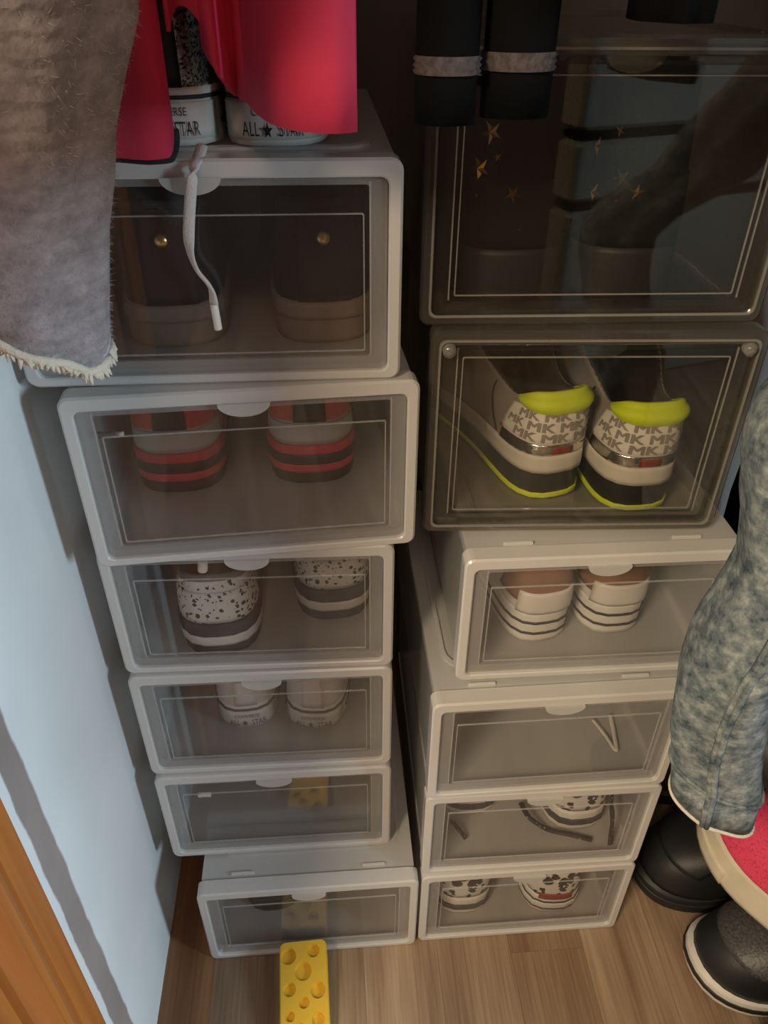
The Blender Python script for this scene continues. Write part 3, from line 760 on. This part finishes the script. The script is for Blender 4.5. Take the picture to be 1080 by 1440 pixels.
# --- slate shoe in the lowest box by the wall
def slate_shoe(side, label):
    r = empty('slipper'); la = Last(L=0.24, zs=0.020, Hh=0.045, Hs=0.042, Ht=0.06, side=side)
    sole_core(r, la, 'sole', 'black_rubber'); base_shoe(r, la, 'slate', 'dark_lining', 'slate'); patch(r, la, 'heel_counter', 'slate', -0.1, 0.1, 0.05, 0.7)
    return tag(r, label, 'slipper')
s_ = slate_shoe(1, 'dark slate slipper lying in the floor box behind the cheese wedge'); s_.location = (-0.088, 0.475, FLOORZ('L6')); s_.rotation_euler = (0, 0, math.radians(3))

# --- sequined pair standing on the stack beside the wall
zt = BX['L1'][2] + BX['L1'][5] + 0.0002
for px, sd, yw, lb in ((240, 1, 3, 'silver sequined sneaker half hidden by the red cloth'), (385, -1, -3, 'silver sequined sneaker under the bright pink hem')):
    r, la = canvas_shoe(sd, lb, 'sequin', 'black_ink', 'dark_lining', 'sequined sneakers on top of the boxes', tall=0.075, name='sequined_sneaker')
    heel_place(r, px, 205, zt, yw)

# --- star studded boots in the smoky top box
def star_boot(side, label, loc, yaw, stars):
    r = empty('ankle_boot'); r.location = loc; r.rotation_euler = (0, 0, math.radians(yaw))
    la = Last(zs=0.026, wedge=0.7, Hh=0.112, Hs=0.110, Ht=0.118, yf=0.120, side=side, W=1.08, lean=0.012)
    sole_core(r, la, 'sole', 'black_rubber'); base_shoe(r, la, 'black_leather', 'dark_lining', 'black_leather')
    patch(r, la, 'heel_counter', 'black_leather', -0.1, 0.1, 0.0, 0.4)
    mw = Matrix.Translation(Vector(loc)) @ Matrix.Rotation(math.radians(yaw), 4, 'Z')
    grid = [(a / 100, h / 40, proj(mw @ la.up(a / 100, h / 40))) for a in range(-22, 23) for h in range(2, 40)]
    for (px, py, rr) in stars:
        a, h, q = min(grid, key=lambda g: (g[2][0] - px) ** 2 + (g[2][1] - py) ** 2)
        rr *= 1.25; c = la.up(a, h, 0.001); n = la.nrm(la.up0, a, h)
        t = Vector((0, 0, 1)).cross(n).normalized(); b = n.cross(t)
        def f(m):
            pts = [c + t * x + b * y for x, y in star_pts(rr, rot=random.uniform(0, 1.2))]
            m.fan(pts, c + n * rr * 0.35); m.poly(pts, True)
        part('star_stud', M['gold'], r, f)
    return tag(r, label, 'boot', 'black boots with star studs')
bz = FLOORZ('R1')
star_boot(1, 'black ankle boot with gold star studs, beside the box side panel', (0.132, 0.535, bz), 1,
          [(692, 188, .0062), (672, 238, .0065), (718, 270, .0058), (703, 224, .0022), (675, 275, .0022), (756, 280, .002), (735, 320, .002)])
star_boot(-1, 'black ankle boot with gold star studs, in the middle of the box', (0.217, 0.535, bz), -2,
          [(787, 75, .006), (822, 92, .006), (802, 130, .0055), (805, 203, .005), (795, 266, .0062), (842, 203, .005), (840, 268, .006), (878, 250, .0055), (898, 270, .0055), (876, 188, .003), (815, 45, .004), (812, 172, .002), (870, 285, .002)])

# ------------------------------------------------------------------ loose laces, stickers
def lace_thing(name, pts, r, mat, label, flat=0.5, tip=True, cat='shoelace'):
    # smooth the path
    P = [Vector(p) for p in pts]; Q = []
    for i in range(len(P) - 1):
        a, b, c, d = P[max(i - 1, 0)], P[i], P[i + 1], P[min(i + 2, len(P) - 1)]
        for s in range(8):
            t = s / 8; Q.append(0.5 * ((2 * b) + (c - a) * t + (2 * a - 5 * b + 4 * c - d) * t * t + (3 * b - a - 3 * c + d) * t ** 3))
    Q.append(P[-1])
    e = empty(name, Q[0])
    o = Vector(Q[0])
    k = max(2, int(len(Q) * 0.86)) if tip else len(Q)
    part('cord', M[mat], e, lambda m: m.tube([q - o for q in Q[:k]], r, 8, flat), smooth=True)
    if tip: part('aglet', M['aglet'] if mat != 'lace_black' else M['lace_black'], e, lambda m: m.tube([q - o for q in Q[k - 1:]], [r * 0.75] * (len(Q) - k + 1), 8), smooth=True)
    return tag(e, label, cat)
yf = BX['L1'][1] - 0.006
lace_thing('shoelace', [aty(284, 205, 0.497), aty(279, 222, 0.480), aty(272, 238, yf), aty(267, 290, yf), aty(266, 345, yf), aty(276, 378, yf), aty(296, 405, yf), aty(302, 435, yf), aty(307, 463, yf)], 0.0034, 'lace_white', 'pale shoelace dangling over the front of the top white box', 0.4)
z_ = FLOORZ('R5') + 0.004
lace_thing('shoelace', [aty(858, 1112, 0.470), aty(860, 1130, 0.462), aty(861, 1155, 0.458), atz(858, 1187, z_)], 0.0034, 'lace_black', 'black flecked shoelace hanging beside the spotted heel', 0.6, False)
lace_thing('shoelace', [aty(733, 1130, 0.500), atz(745, 1150, z_ + 0.01), atz(770, 1166, z_), atz(800, 1173, z_), atz(832, 1181, z_)], 0.0034, 'lace_black', 'black flecked shoelace trailing along the box floor', 0.6, False)
lace_thing('shoelace', [aty(632, 1152, 0.500), atz(640, 1160, z_ + 0.006), atz(655, 1179, z_)], 0.0030, 'lace_black', 'short black lace end in the box corner by the far spotted sneaker', 0.6, False)
z_ = FLOORZ('R4') + 0.004
lace_thing('shoelace', [atz(834, 1012, z_), atz(852, 1035, z_), atz(866, 1055, z_), atz(864, 1035, z_), atz(858, 1005, z_)], 0.0022, 'lace_white', 'white lace folded to a point in the empty box', 0.5, False)
z_ = FLOORZ('L2') + 0.045
lace_thing('shoelace', [aty(130, 611, 0.500), aty(150, 612, 0.500), aty(174, 610, 0.500)], 0.0026, 'grey_lining', 'short grey lace end with pale tip beside the coral-soled sneaker', 1.0, True)
lace_thing('shoelace', [aty(285, 786, 0.500), aty(285, 793, 0.500), aty(285, 802, 0.500)], 0.0042, 'aglet', 'pale lace end above the speckled sneaker', 1.0, False)
lace_thing('shoelace', [aty(279, 1118, 0.495), aty(286, 1117, 0.495), aty(297, 1117, 0.495)], 0.0030, 'aglet', 'pale lace tip in the empty box beside the wall', 1.0, False)

# ------------------------------------------------------------------ cheese wedge
def cheese():
    e = empty('cheese_doorstop', (-0.0535, 0.4235, 0.0), math.radians(2.0))
    w, ln, h0, h1, r = 0.0515, 0.150, 0.032, 0.006, 0.006
    bm = bmesh.new()
    plan = rrect(w, ln, r, 0, -ln / 2, 5)
    zz = lambda y: h0 + (h1 - h0) * (-y / ln)
    bot = [bm.verts.new((x, y, 0)) for x, y in plan]; mid = [bm.verts.new((x, y, zz(y) - 0.0018)) for x, y in plan]
    top = [bm.verts.new((x * 0.955, -ln / 2 + (y + ln / 2) * 0.985, zz(y))) for x, y in plan]
    n = len(plan)
    for A, B in ((bot, mid), (mid, top)):
        for i in range(n): bm.faces.new([A[i], A[(i + 1) % n], B[(i + 1) % n], B[i]])
    bm.faces.new(bot[::-1]); bm.faces.new(top); bmesh.ops.recalc_face_normals(bm, faces=bm.faces)
    me = bpy.data.meshes.new('wedge'); bm.to_mesh(me); bm.free()
    o = bpy.data.objects.new('wedge', me); COL.objects.link(o)
    bm = bmesh.new()
    holes = [(405.5, 1345, .0095), (440.5, 1337, .0075), (426, 1366, .0105), (407, 1392, .0078), (447, 1392, .0092), (427.5, 1410, .0064), (408, 1430, .0055), (447.5, 1434, .0078), (421, 1448, .007), (440, 1475, .008), (408, 1470, .007)]
    inv = (Matrix.Translation(e.location) @ Matrix.Rotation(math.radians(2.0), 4, 'Z')).inverted()
    for px, py, rr in holes:
        z = 0.028
        for _ in range(6):
            q = inv @ atz(px, py, z); z = zz(q.y)
        bmesh.ops.create_cone(bm, cap_ends=True, cap_tris=False, segments=20, radius1=rr * 0.8, radius2=rr * 1.0, depth=0.012,
                              matrix=Matrix.Translation((q.x, q.y, z + 0.006 - 0.0045)))
    hm = bpy.data.meshes.new('holes'); bm.to_mesh(hm); bm.free()
    ho = bpy.data.objects.new('holes', hm); COL.objects.link(ho)
    md = o.modifiers.new('b', 'BOOLEAN'); md.operation = 'DIFFERENCE'; md.object = ho; md.solver = 'EXACT'; md.use_self = True
    dg = bpy.context.evaluated_depsgraph_get(); me2 = bpy.data.meshes.new_from_object(o.evaluated_get(dg)); me2.name = 'wedge'
    o.modifiers.clear(); o.data = me2; bpy.data.objects.remove(ho); bpy.data.meshes.remove(hm); bpy.data.meshes.remove(me)
    me2.materials.clear(); me2.materials.append(M['cheese']); o.parent = e
    tag(e, 'yellow cheese-shaped wedge with round holes on the wooden floor', 'doorstop')
cheese()

# ------------------------------------------------------------------ shoes lying on the floor at the open side
def runner(side, label, loc, yaw, sole1='white_rubber', name='running_shoe', scale=1.0, mesh='grey_mesh', body='black_synth', rot=(0, 0), group='black running shoes'):
    r = empty(name, loc); r.rotation_euler = (math.radians(rot[0]), math.radians(rot[1]), math.radians(yaw))
    la = Last(L=0.262 * scale, zs=0.026, wedge=0.3, Hh=0.058, Hs=0.046, Ht=0.070, yf=0.135, side=side, W=1.12)
    sole_core(r, la, 'outsole', sole1); 
    if body == 'black_synth': sole_band(r, la, 'black_stripe', 0.42, 0.66, 0.0016, 'black_rubber')
    base_shoe(r, la, body, 'dark_lining', body)
    patch(r, la, 'toe_mesh', mesh, 0.41, 0.59, 0.30, 0.66, 0.0016, 8)
    patch(r, la, 'eyestay', body, 0.33, 0.42, 0.50, 0.98, 0.002); patch(r, la, 'eyestay', body, 0.58, 0.67, 0.50, 0.98, 0.002)
    patch(r, la, 'heel_counter', body, -0.1, 0.1, 0.05, 0.8)
    tongue(r, la, body); laces(r, la, 'black_cloth' if body == 'black_synth' else 'pink_rubber', rows=4, h0=0.70)
    return tag(r, label, 'shoe', group)
# toe points to -x : rotate +90 deg, heel end at +x
runner(1, 'black running shoe with grey mesh toe and white striped sole', (0.632, 0.383, 0.0), 91)
runner(-1, 'black running shoe tucked behind its mate beside the box stack', (0.606, 0.490, 0.0), 91, 'black_rubber', mesh='black_synth')
runner(1, 'black shoe in front of the grey mesh running shoe', (0.604, 0.243, 0.0), 90, 'black_rubber', mesh='black_synth', name='black_shoe')
def pink_shoe():
    r = empty('pink_sneaker'); la = Last(L=0.262, zs=0.037, wedge=0.15, Hh=0.058, Hs=0.046, Ht=0.068, side=1, W=1.0, spring=0.022)
    sole_core(r, la, 'sole', 'cream_rubber'); sole_band(r, la, 'toe_bumper', 0.0, 0.50, 0.0016, 'cream_rubber', 0.36, 0.64)
    base_shoe(r, la, 'pink_mesh', 'dark_lining', 'coral'); patch(r, la, 'eyestay', 'brown_patch', 0.35, 0.42, 0.66, 0.98, 0.002); patch(r, la, 'eyestay', 'brown_patch', 0.58, 0.65, 0.66, 0.98, 0.002)
    patch(r, la, 'heel_counter', 'pink_mesh', -0.1, 0.1, 0.05, 0.8); tongue(r, la, 'brown_patch'); laces(r, la, 'pink_rubber', rows=4)
    r.location = (0.520, 0.250, 0.108); r.rotation_euler = (math.radians(3), math.radians(10), math.radians(28))
    tag(r, 'hot pink mesh sneaker with cream sole lying on the black shoes', 'sneaker')
pink_shoe()
def brown_boot():
    r = empty('brown_boot', (0.445, 0.830, 0.0), math.radians(175)); la = Last(zs=0.024, wedge=0.5, Hh=0.12, Hs=0.115, Ht=0.125, yf=0.12, W=1.05)
    sole_core(r, la, 'sole', 'black_rubber'); base_shoe(r, la, 'brown_leather', 'dark_lining', 'brown_leather')
    tag(r, 'dark brown boot in the shade behind the black shoes', 'boot')
brown_boot()

# ------------------------------------------------------------------ hanging clothes
RAILZ = 1.62
rail_y = 0.36
def rail(m):
    m.tube([(WX, rail_y, RAILZ), (1.30, rail_y, RAILZ)], 0.012, 16)
tag(part('clothes_rail', M['steel'], None, rail, smooth=True), 'round steel clothes rail across the closet', 'clothes rail')

def cat(P, n=8):
    P = [Vector(p) for p in P]; Q = []
    for i in range(len(P) - 1):
        a, b, c, d = P[max(i - 1, 0)], P[i], P[i + 1], P[min(i + 2, len(P) - 1)]
        for s in range(n):
            t = s / n; Q.append(0.5 * ((2 * b) + (c - a) * t + (2 * a - 5 * b + 4 * c - d) * t * t + (3 * b - a - 3 * c + d) * t ** 3))
    Q.append(P[-1]); return Q

def loft(m, secs, n=40, folds=0, amp=0.0, seed=0, hem_fn=None, inner=True):
    """secs: (cx, cy, z, rx, ry, rot) from hem to top; a tube garment with wall thickness at the hem"""
    rnd = random.Random(seed); ph = [rnd.uniform(0, 6.28) for _ in range(6)]
    rows = []
    for (cx, cy, z, rx, ry, rot) in secs:
        row = []
        for i in range(n):
            t = 2 * math.pi * i / n
            k = 1 + amp * (math.sin(folds * t + ph[0] + z * 6) * 0.6 + math.sin((folds + 2) * t + ph[1] - z * 9) * 0.4 + 0.5 * math.sin(3 * t + z * 23 + ph[2]))
            x, y = rx * k * math.cos(t), ry * k * math.sin(t)
            row.append(Vector((cx + x * math.cos(rot) - y * math.sin(rot), cy + x * math.sin(rot) + y * math.cos(rot), z)))
        rows.append(row)
    if hem_fn:
        for j, row in enumerate(rows[:-1]):
            fade = max(0, 1 - j / (len(rows) * 0.35))
            for i, p in enumerate(row): p.z += hem_fn(2 * math.pi * i / n, p) * fade
    if inner:
        c0 = sum(rows[0], Vector()) / n
        ins = []
        for j in (3, 1, 0):
            cj = sum(rows[j], Vector()) / n
            ins.append([cj + (p - cj) * 0.93 + Vector((0, 0, 0.0005)) for p in rows[j]])
        m.quad_grid(ins + rows, closed_u=True)
    else:
        m.quad_grid(rows, closed_u=True)
    m.poly(rows[-1])
    return rows
def secs_interp(keys, n):
    out = []
    K = [np.array(k, float) for k in keys]; zs = [k[2] for k in K]
    for j in range(n + 1):
        z = zs[0] + (zs[-1] - zs[0]) * j / n
        i = max(0, min(len(K) - 2, int(np.searchsorted(zs, z) - 1)))
        t = (z - zs[i]) / (zs[i + 1] - zs[i]); t = t * t * (3 - 2 * t) * 0.5 + t * 0.5
        v = K[i] * (1 - t) + K[i + 1] * t; v[2] = z; out.append(tuple(v))
    return out
def hanger_top(e, x, y):
    part('hanger_hook', M['wire'], e, lambda m: m.tube([(x, y, 1.50), (x, y, 1.58)] + [(x, y + 0.0145 * math.sin(a) , RAILZ - 0.0145 * math.cos(a)) for a in [q * math.pi / 6 for q in range(1, 9)]], 0.0016, 6), smooth=True)

# grey mohair sweater against the wall side
def sweater():
    e = empty('mohair_sweater', (0, 0, 0))
    keys = [(-0.155, 0.345, 0.757, 0.050, 0.040, 0.0), (-0.151, 0.345, 0.80, 0.053, 0.042, 0), (-0.143, 0.345, 0.85, 0.058, 0.043, 0), (-0.133, 0.345, 0.90, 0.067, 0.045, 0), (-0.132, 0.300, 1.0, 0.060, 0.115, 0), (-0.13, 0.29, 1.40, 0.055, 0.09, 0), (-0.12, 0.36, 1.53, 0.012, 0.03, 0)]  # upper part widened above view to shade the top boxes
    hem = lambda t, p: min(0.06, max(0.0, -(p.x + 0.110)) * 0.95) + 0.0015 * math.sin(t * 7)
    m = MB(); rows = loft(m, secs_interp(keys, 40), 64, 5, 0.05, 3, hem)
    m.build('knit_body', M['mohair'], e, smooth=True)
    def trim(mm):
        rnd = random.Random(9); pts = [p + Vector((0, 0, 0.0005)) for p in rows[0]] + [rows[0][0] + Vector((0, 0, 0.0005))]
        mm.tube(pts, 0.0022, 7)
        for i in range(len(pts) - 1):
            for s in range(7):
                p = pts[i].lerp(pts[i + 1], rnd.random())
                d = Vector((rnd.gauss(0, 0.35), rnd.gauss(0, 0.35), -1)).normalized() * rnd.uniform(0.003, 0.0065)
                mm.tube([p, p + d * 0.6, p + d], [0.0013, 0.0011, 0.0003], 5)
    part('hem_trim', M['cream'], e, trim, smooth=True)
    def fuzz(mm):
        rnd = random.Random(5); n = 64
        for _ in range(16000):
            j = rnd.randrange(0, 16); i = rnd.randrange(n); u, v = rnd.random(), rnd.random()
            p = rows[j][i].lerp(rows[j][(i + 1) % n], u).lerp(rows[j + 1][i].lerp(rows[j + 1][(i + 1) % n], u), v)
            nr = (rows[j][(i + 1) % n] - rows[j][i]).cross(rows[j + 1][i] - rows[j][i]).normalized()
            d = (nr + Vector((rnd.gauss(0, .7), rnd.gauss(0, .7), rnd.gauss(-.2, .7)))).normalized() * rnd.uniform(0.0012, 0.0038)
            if d.dot(nr) < 0: d -= 2 * nr * d.dot(nr)
            s_ = d.cross(Vector((rnd.gauss(0, 1), rnd.gauss(0, 1), rnd.gauss(0, 1)))).normalized() * 0.00009
            b = len(mm.v); mm.v += [tuple(p - s_), tuple(p + s_), tuple(p + d)]; mm.f.append([b, b + 1, b + 2])
    fz = part('fuzz', M['mohair_fuzz'], e, fuzz); fz['kind'] = 'stuff'
    hanger_top(e, -0.12, rail_y)
    tag(e, 'fuzzy grey mohair sweater with cream hem, hanging along the wall', 'sweater')
sweater()

# hot pink garment : a folded panel of cloth with a pink front and a darker fold
def sheet(m, path, hem, ztop, nz=26, th=0.0022, wav=0.0):
    P = cat([(x, y, 0) for x, y in path], 7); n = len(P)
    L_, R_ = [], []
    for side, store in ((1, L_), (-1, R_)):
        for j in range(nz + 1):
            q = j / nz; row = []
            for i, p in enumerate(P):
                t = (P[min(i + 1, n - 1)] - P[max(i - 1, 0)]).normalized(); nr = Vector((-t.y, t.x, 0))
                z0 = hem(i / (n - 1)); z = z0 + (ztop - z0) * q
                squeeze = 1 - 0.75 * max(0, (z - 1.15) / (ztop - 1.15)) ** 1.5
                c = Vector((cx0(path), rail_y, 0))
                pp = c + (p - c) * squeeze + nr * (side * th / 2) + Vector((0, wav * math.sin(z * 30 + i * 0.5), z))
                row.append(pp)
            store.append(row)
    rows = [R_[0]] + L_
    m.quad_grid(L_); m.quad_grid(R_, flip=True); m.quad_grid([R_[0], L_[0]])
    m.quad_grid([[L_[j][0], R_[j][0]] for j in range(nz + 1)]); m.quad_grid([[R_[j][-1], L_[j][-1]] for j in range(nz + 1)])
    m.quad_grid([L_[-1], R_[-1]])
def cx0(path): return sum(p[0] for p in path) / len(path)
def pink():
    e = empty('pink_jacket', (0, 0, 0))
    X = lambda px, py, y: (aty(px, py, y).x, y)
    path1 = [X(500, 150, 0.400), X(470, 160, 0.392), X(420, 165, 0.395), X(385, 165, 0.410), X(362, 150, 0.440), X(350, 140, 0.470)]
    z = lambda px, py, y: aty(px, py, y).z
    h1 = lambda s: z(500, 188, 0.395) + 0.003 * s
    part('front_panel', M['pink_cloth'], e, lambda m: sheet(m, path1, h1, 1.52), smooth=True, weld=True)
    path2 = [X(372, 140, 0.470), X(345, 140, 0.480), X(335, 140, 0.500), X(322, 140, 0.490), X(305, 120, 0.478), X(290, 110, 0.482)]
    h2 = lambda s: z(340, 142, 0.48) + 0.026 * max(0, (s - 0.45) / 0.55) ** 1.2
    part('back_panel', M['pink_cloth'], e, lambda m: sheet(m, path2, h2, 1.52), smooth=True, weld=True)
    path3 = [X(243, 190, 0.455), X(232, 200, 0.445), X(205, 215, 0.440), X(170, 215, 0.445), X(140, 215, 0.450), X(110, 215, 0.455)]
    def h3(s):
        return max(z(190, 222, 0.445), BX['L1'][2] + BX['L1'][5] + 0.004) + 0.012 * max(0, 1 - s / 0.22) ** 2
    part('side_panel', M['pink_cloth'], e, lambda m: sheet(m, path3, h3, 1.52), smooth=True, weld=True)
    path4 = [X(290, 100, 0.482), X(270, 60, 0.480), X(250, 60, 0.475), X(243, 90, 0.455)]
    part('inner_fold', M['pink_cloth'], e, lambda m: sheet(m, path4, lambda s: z(265, 40, 0.48) + 0.01 * math.sin(3.14 * s), 1.52), smooth=True, weld=True)
    def trim(m):
        P = cat([(x, y, 0) for x, y in path3], 7)
        m.tube([(p.x, p.y + 0.006, h3(i / (len(P) - 1)) - 0.001) for i, p in enumerate(P)], 0.003, 6)
    part('navy_binding', M['navy_trim'], e, trim, smooth=True)
    hanger_top(e, -0.05, rail_y)
    tag(e, 'hot pink jacket with open front hanging over the sequined sneakers', 'jacket')
pink()

# black sleeves with grey knitted bands
def sleeve(px0, px1, ybot, yband0, yband1, Y, label, r2=0.6):
    a, b = aty(px0, ybot, Y), aty(px1, ybot, Y); cx = (a.x + b.x) / 2; r = (b.x - a.x) / 2
    zb = a.z; z0, z1 = aty(px0, yband1, Y).z, aty(px0, yband0, Y).z
    e = empty('black_sleeve', (0, 0, 0))
    keys = [(cx, Y, zb, r, r * r2, 0), (cx, Y, zb + 0.03, r * 1.02, r * r2, 0), (cx, Y, 0.93, r * 0.98, r * 0.7, 0), (cx, rail_y, 1.00, r * 0.98, 0.19, 0), (cx, rail_y, 1.42, r * 0.98, 0.19, 0), (cx, rail_y, 1.53, r * 0.5, r * 0.6, 0)]  # shoulders broadened out of view to keep lamp light off the upper boxes
    m = MB(); loft(m, secs_interp(keys, 30), 36, 4, 0.03, px0); m.build('cloth', M['black_cloth'], e, smooth=True)
    def band(mm):
        rows = []
        for q in range(7):
            z = z0 + (z1 - z0) * q / 6
            rows.append([Vector((cx + (r * 1.03 + 0.0012 * (q % 2)) * (1 + 0.03 * math.sin(30 * t)) * math.cos(t), Y + (r * r2 + 0.002) * math.sin(t), z)) for t in [2 * math.pi * i / 60 for i in range(60)]])
        mm.quad_grid(rows, closed_u=True)
    part('knit_band', M['grey_rib'], e, band, smooth=True)
    hanger_top(e, cx, rail_y)
    tag(e, label, 'sleeve', 'black sleeves with grey bands')
sleeve(583, 667, 174, 77, 104, 0.425, 'black sleeve with pale knitted band beside the pink jacket')
sleeve(674, 769, 164, 71, 98, 0.437, 'black sleeve with faint knitted band next to the star-studded boots')

# jeans leg
def jeans():
    e = empty('jeans', (0, 0, 0))
    Y = 0.335
    edge = [(943, 1108, 118), (946, 1075, 124), (947, 1010, 128), (956, 960, 130), (975, 910, 128), (1005, 865, 118), (1036, 815, 108), (1043, 770, 112), (1044, 690, 122), (1050, 625, 132), (1080, 565, 138)]
    keys = []
    for i, (x, y, wpx) in enumerate(edge):
        Yc = Y + 0.004 * math.sin(i)
        p = aty(x, y, Yc); q = aty(x + wpx, y, Yc); rx = (q.x - p.x) / 2
        if keys and p.z <= keys[-1][2]: continue
        keys.append((p.x + rx, Yc, p.z, rx, 0.032 + 0.012 * i / 10, -0.25))
    lx = keys[-1]
    keys += [(lx[0] + 0.065, 0.340, lx[2] + 0.05, 0.040, 0.042, 0), (0.372, 0.345, 0.88, 0.034, 0.05, 0), (0.380, rail_y, 1.3, 0.032, 0.07, 0), (0.380, rail_y, 1.53, 0.02, 0.05, 0)]
    hem = lambda t, p: -0.012 * math.cos(t - 0.2) - 0.008 * math.sin(t) * -1 - 0.006
    m = MB(); S_ = secs_interp(keys, 70); rows = loft(m, S_, 72, 4, 0.075, 11, hem); m.build('leg', M['denim'], e, smooth=True)
    # side seam : two stitched ridges running down the leg
    n = 72
    def col(t, j, off):
        f_ = t / (2 * math.pi) * n; i = int(math.floor(f_)); u = f_ - i
        p = rows[j][i % n].lerp(rows[j][(i + 1) % n], u); c = sum(rows[j], Vector()) / n
        d = p - c; d.z = 0; return p + d.normalized() * off
    for dt in (-0.045, 0.045):
        part('seam', M['denim'], e, lambda m: m.tube([col(4.42 + dt + 0.12 * math.sin(j * 0.16), j, 0.0012 + 0.0012 * math.sin(j * 1.9) ** 2) for j in range(0, 34)], 0.0022, 7), smooth=True)
    part('stitching', M['cream'], e, lambda m: m.tube([col(4.42 + 0.12 * math.sin(j * 0.16), j, 0.001) for j in range(0, 34)], 0.0009, 5), smooth=True)
    part('hem_edge', M['cream'], e, lambda m: m.tube([p + Vector((0, 0, -0.0005)) for p in rows[0]] + [rows[0][0]], 0.0015, 7), smooth=True)
    part('hem_fold', M['denim'], e, lambda m: m.tube([col(2 * math.pi * i / n, 2, 0.0008) for i in range(n + 1)], 0.0016, 6), smooth=True)
    hanger_top(e, 0.380, rail_y)
    tag(e, 'acid-washed blue jeans leg hanging over the pink sneaker', 'jeans')
jeans()

# hanging garments: a shirt tail, plus coats and a sweatshirt added for shade
def garment(name, label, cx, cy, z0, rx, ry, mat, rot=0.0, seed=1, cat_='coat', bands=(), cxt=None):
    e = empty(name, (0, 0, 0))
    ct = cx if cxt is None else cxt
    keys = [(cx, cy, z0, rx, ry, rot), (cx, cy, z0 + 0.3, rx * 0.95, ry * 0.97, rot), (ct, (cy + rail_y) / 2, 1.2, rx * 0.9, ry * 0.95, rot), (ct, rail_y, 1.42, rx * 0.8, ry * 0.9, rot), (ct, rail_y, 1.53, rx * 0.3, ry * 0.3, rot)]
    m = MB(); rows = loft(m, secs_interp(keys, 30), 48, 6, 0.06, seed); m.build('cloth', M[mat], e, smooth=True)
    hanger_top(e, ct, rail_y)
    for zb, hb in bands:
        def band(mm):
            out = []
            for q in range(4):
                z = zb + hb * q / 3; j = max(0, min(29, int((z - z0) / (1.53 - z0) * 30))); t = ((z - z0) / (1.53 - z0) * 30) - j
                c = sum(rows[j], Vector()) / 48
                row = [rows[j][i].lerp(rows[j + 1][i], t) for i in range(48)]
                out.append([p + Vector((p.x - c.x, p.y - c.y, 0)).normalized() * 0.002 for p in row])
            mm.quad_grid(out, closed_u=True)
        part('black_band', M['black_cloth'], e, band, smooth=True)
    return tag(e, label, cat_)
garment('dark_fill_coat', 'long black coat added beyond the jeans to fill the darkness', 0.560, 0.69, 0.17, 0.060, 0.15, 'black_cloth', 0.0, 5)  # added to fill the dark gap beyond the jeans
garment('black_shirt', 'black shirt tail hanging above the top smoky box', aty(940, 20, 0.40).x, 0.40, aty(940, 28, 0.40).z, 0.017, 0.03, 'black_cloth', 0.0, 8, 'shirt')

garment('window_blocker_coat', 'unseen charcoal coat added past the jeans to block the window light', 0.725, 0.318, 0.15, 0.075, 0.30, 'grey_cloth', 0.0, 12)  # added out of view so the box fronts miss the window light

garment('window_blocker_sweatshirt', 'unseen grey sweatshirt with two black bands added to block the window light', 0.315, 0.125, 0.822, 0.036, 0.092, 'sweat_grey', 0.0, 21, 'sweatshirt', ((0.860, 0.012), (0.93, 0.012)), 0.455)  # added out of view to shade the sweater top and upper wall

# banded grey board added out of view, only for the smoky boxes to mirror
def reflection_prop():
    e = empty('padded_reflection_prop', (0.824, -1.036, 0.0), math.radians(-22))
    def slab(m, z0, z1, g=0.0, w=0.74, d=0.09):
        lv = [(z0, 0.012), (z0 + 0.010, 0.0), (z1 - 0.010, 0.0), (z1, 0.012)]
        m.quad_grid([[(x, y, z) for x, y in rrect(w - 2 * (q + g), d - 2 * (q + g), 0.02)] for z, q in lv], closed_u=True)
        m.poly([(x, y, lv[0][0]) for x, y in rrect(w - 0.024 - 2 * g, d - 0.024 - 2 * g, 0.02)]); m.poly([(x, y, lv[-1][0]) for x, y in rrect(w - 0.024 - 2 * g, d - 0.024 - 2 * g, 0.02)])
    for a, b in ((0.0, 0.435), (0.457, 0.588), (0.610, 0.830)):
        part('cushion', M['sweat_grey'], e, lambda m: slab(m, a, b), smooth=False)
    for a, b in ((0.433, 0.459), (0.586, 0.612)):
        part('black_band', M['black_cloth'], e, lambda m: slab(m, a, b, 0.004))
    tag(e, 'grey padded board with black bands added out of view for the smoky boxes to mirror', 'reflection_prop')
reflection_prop()
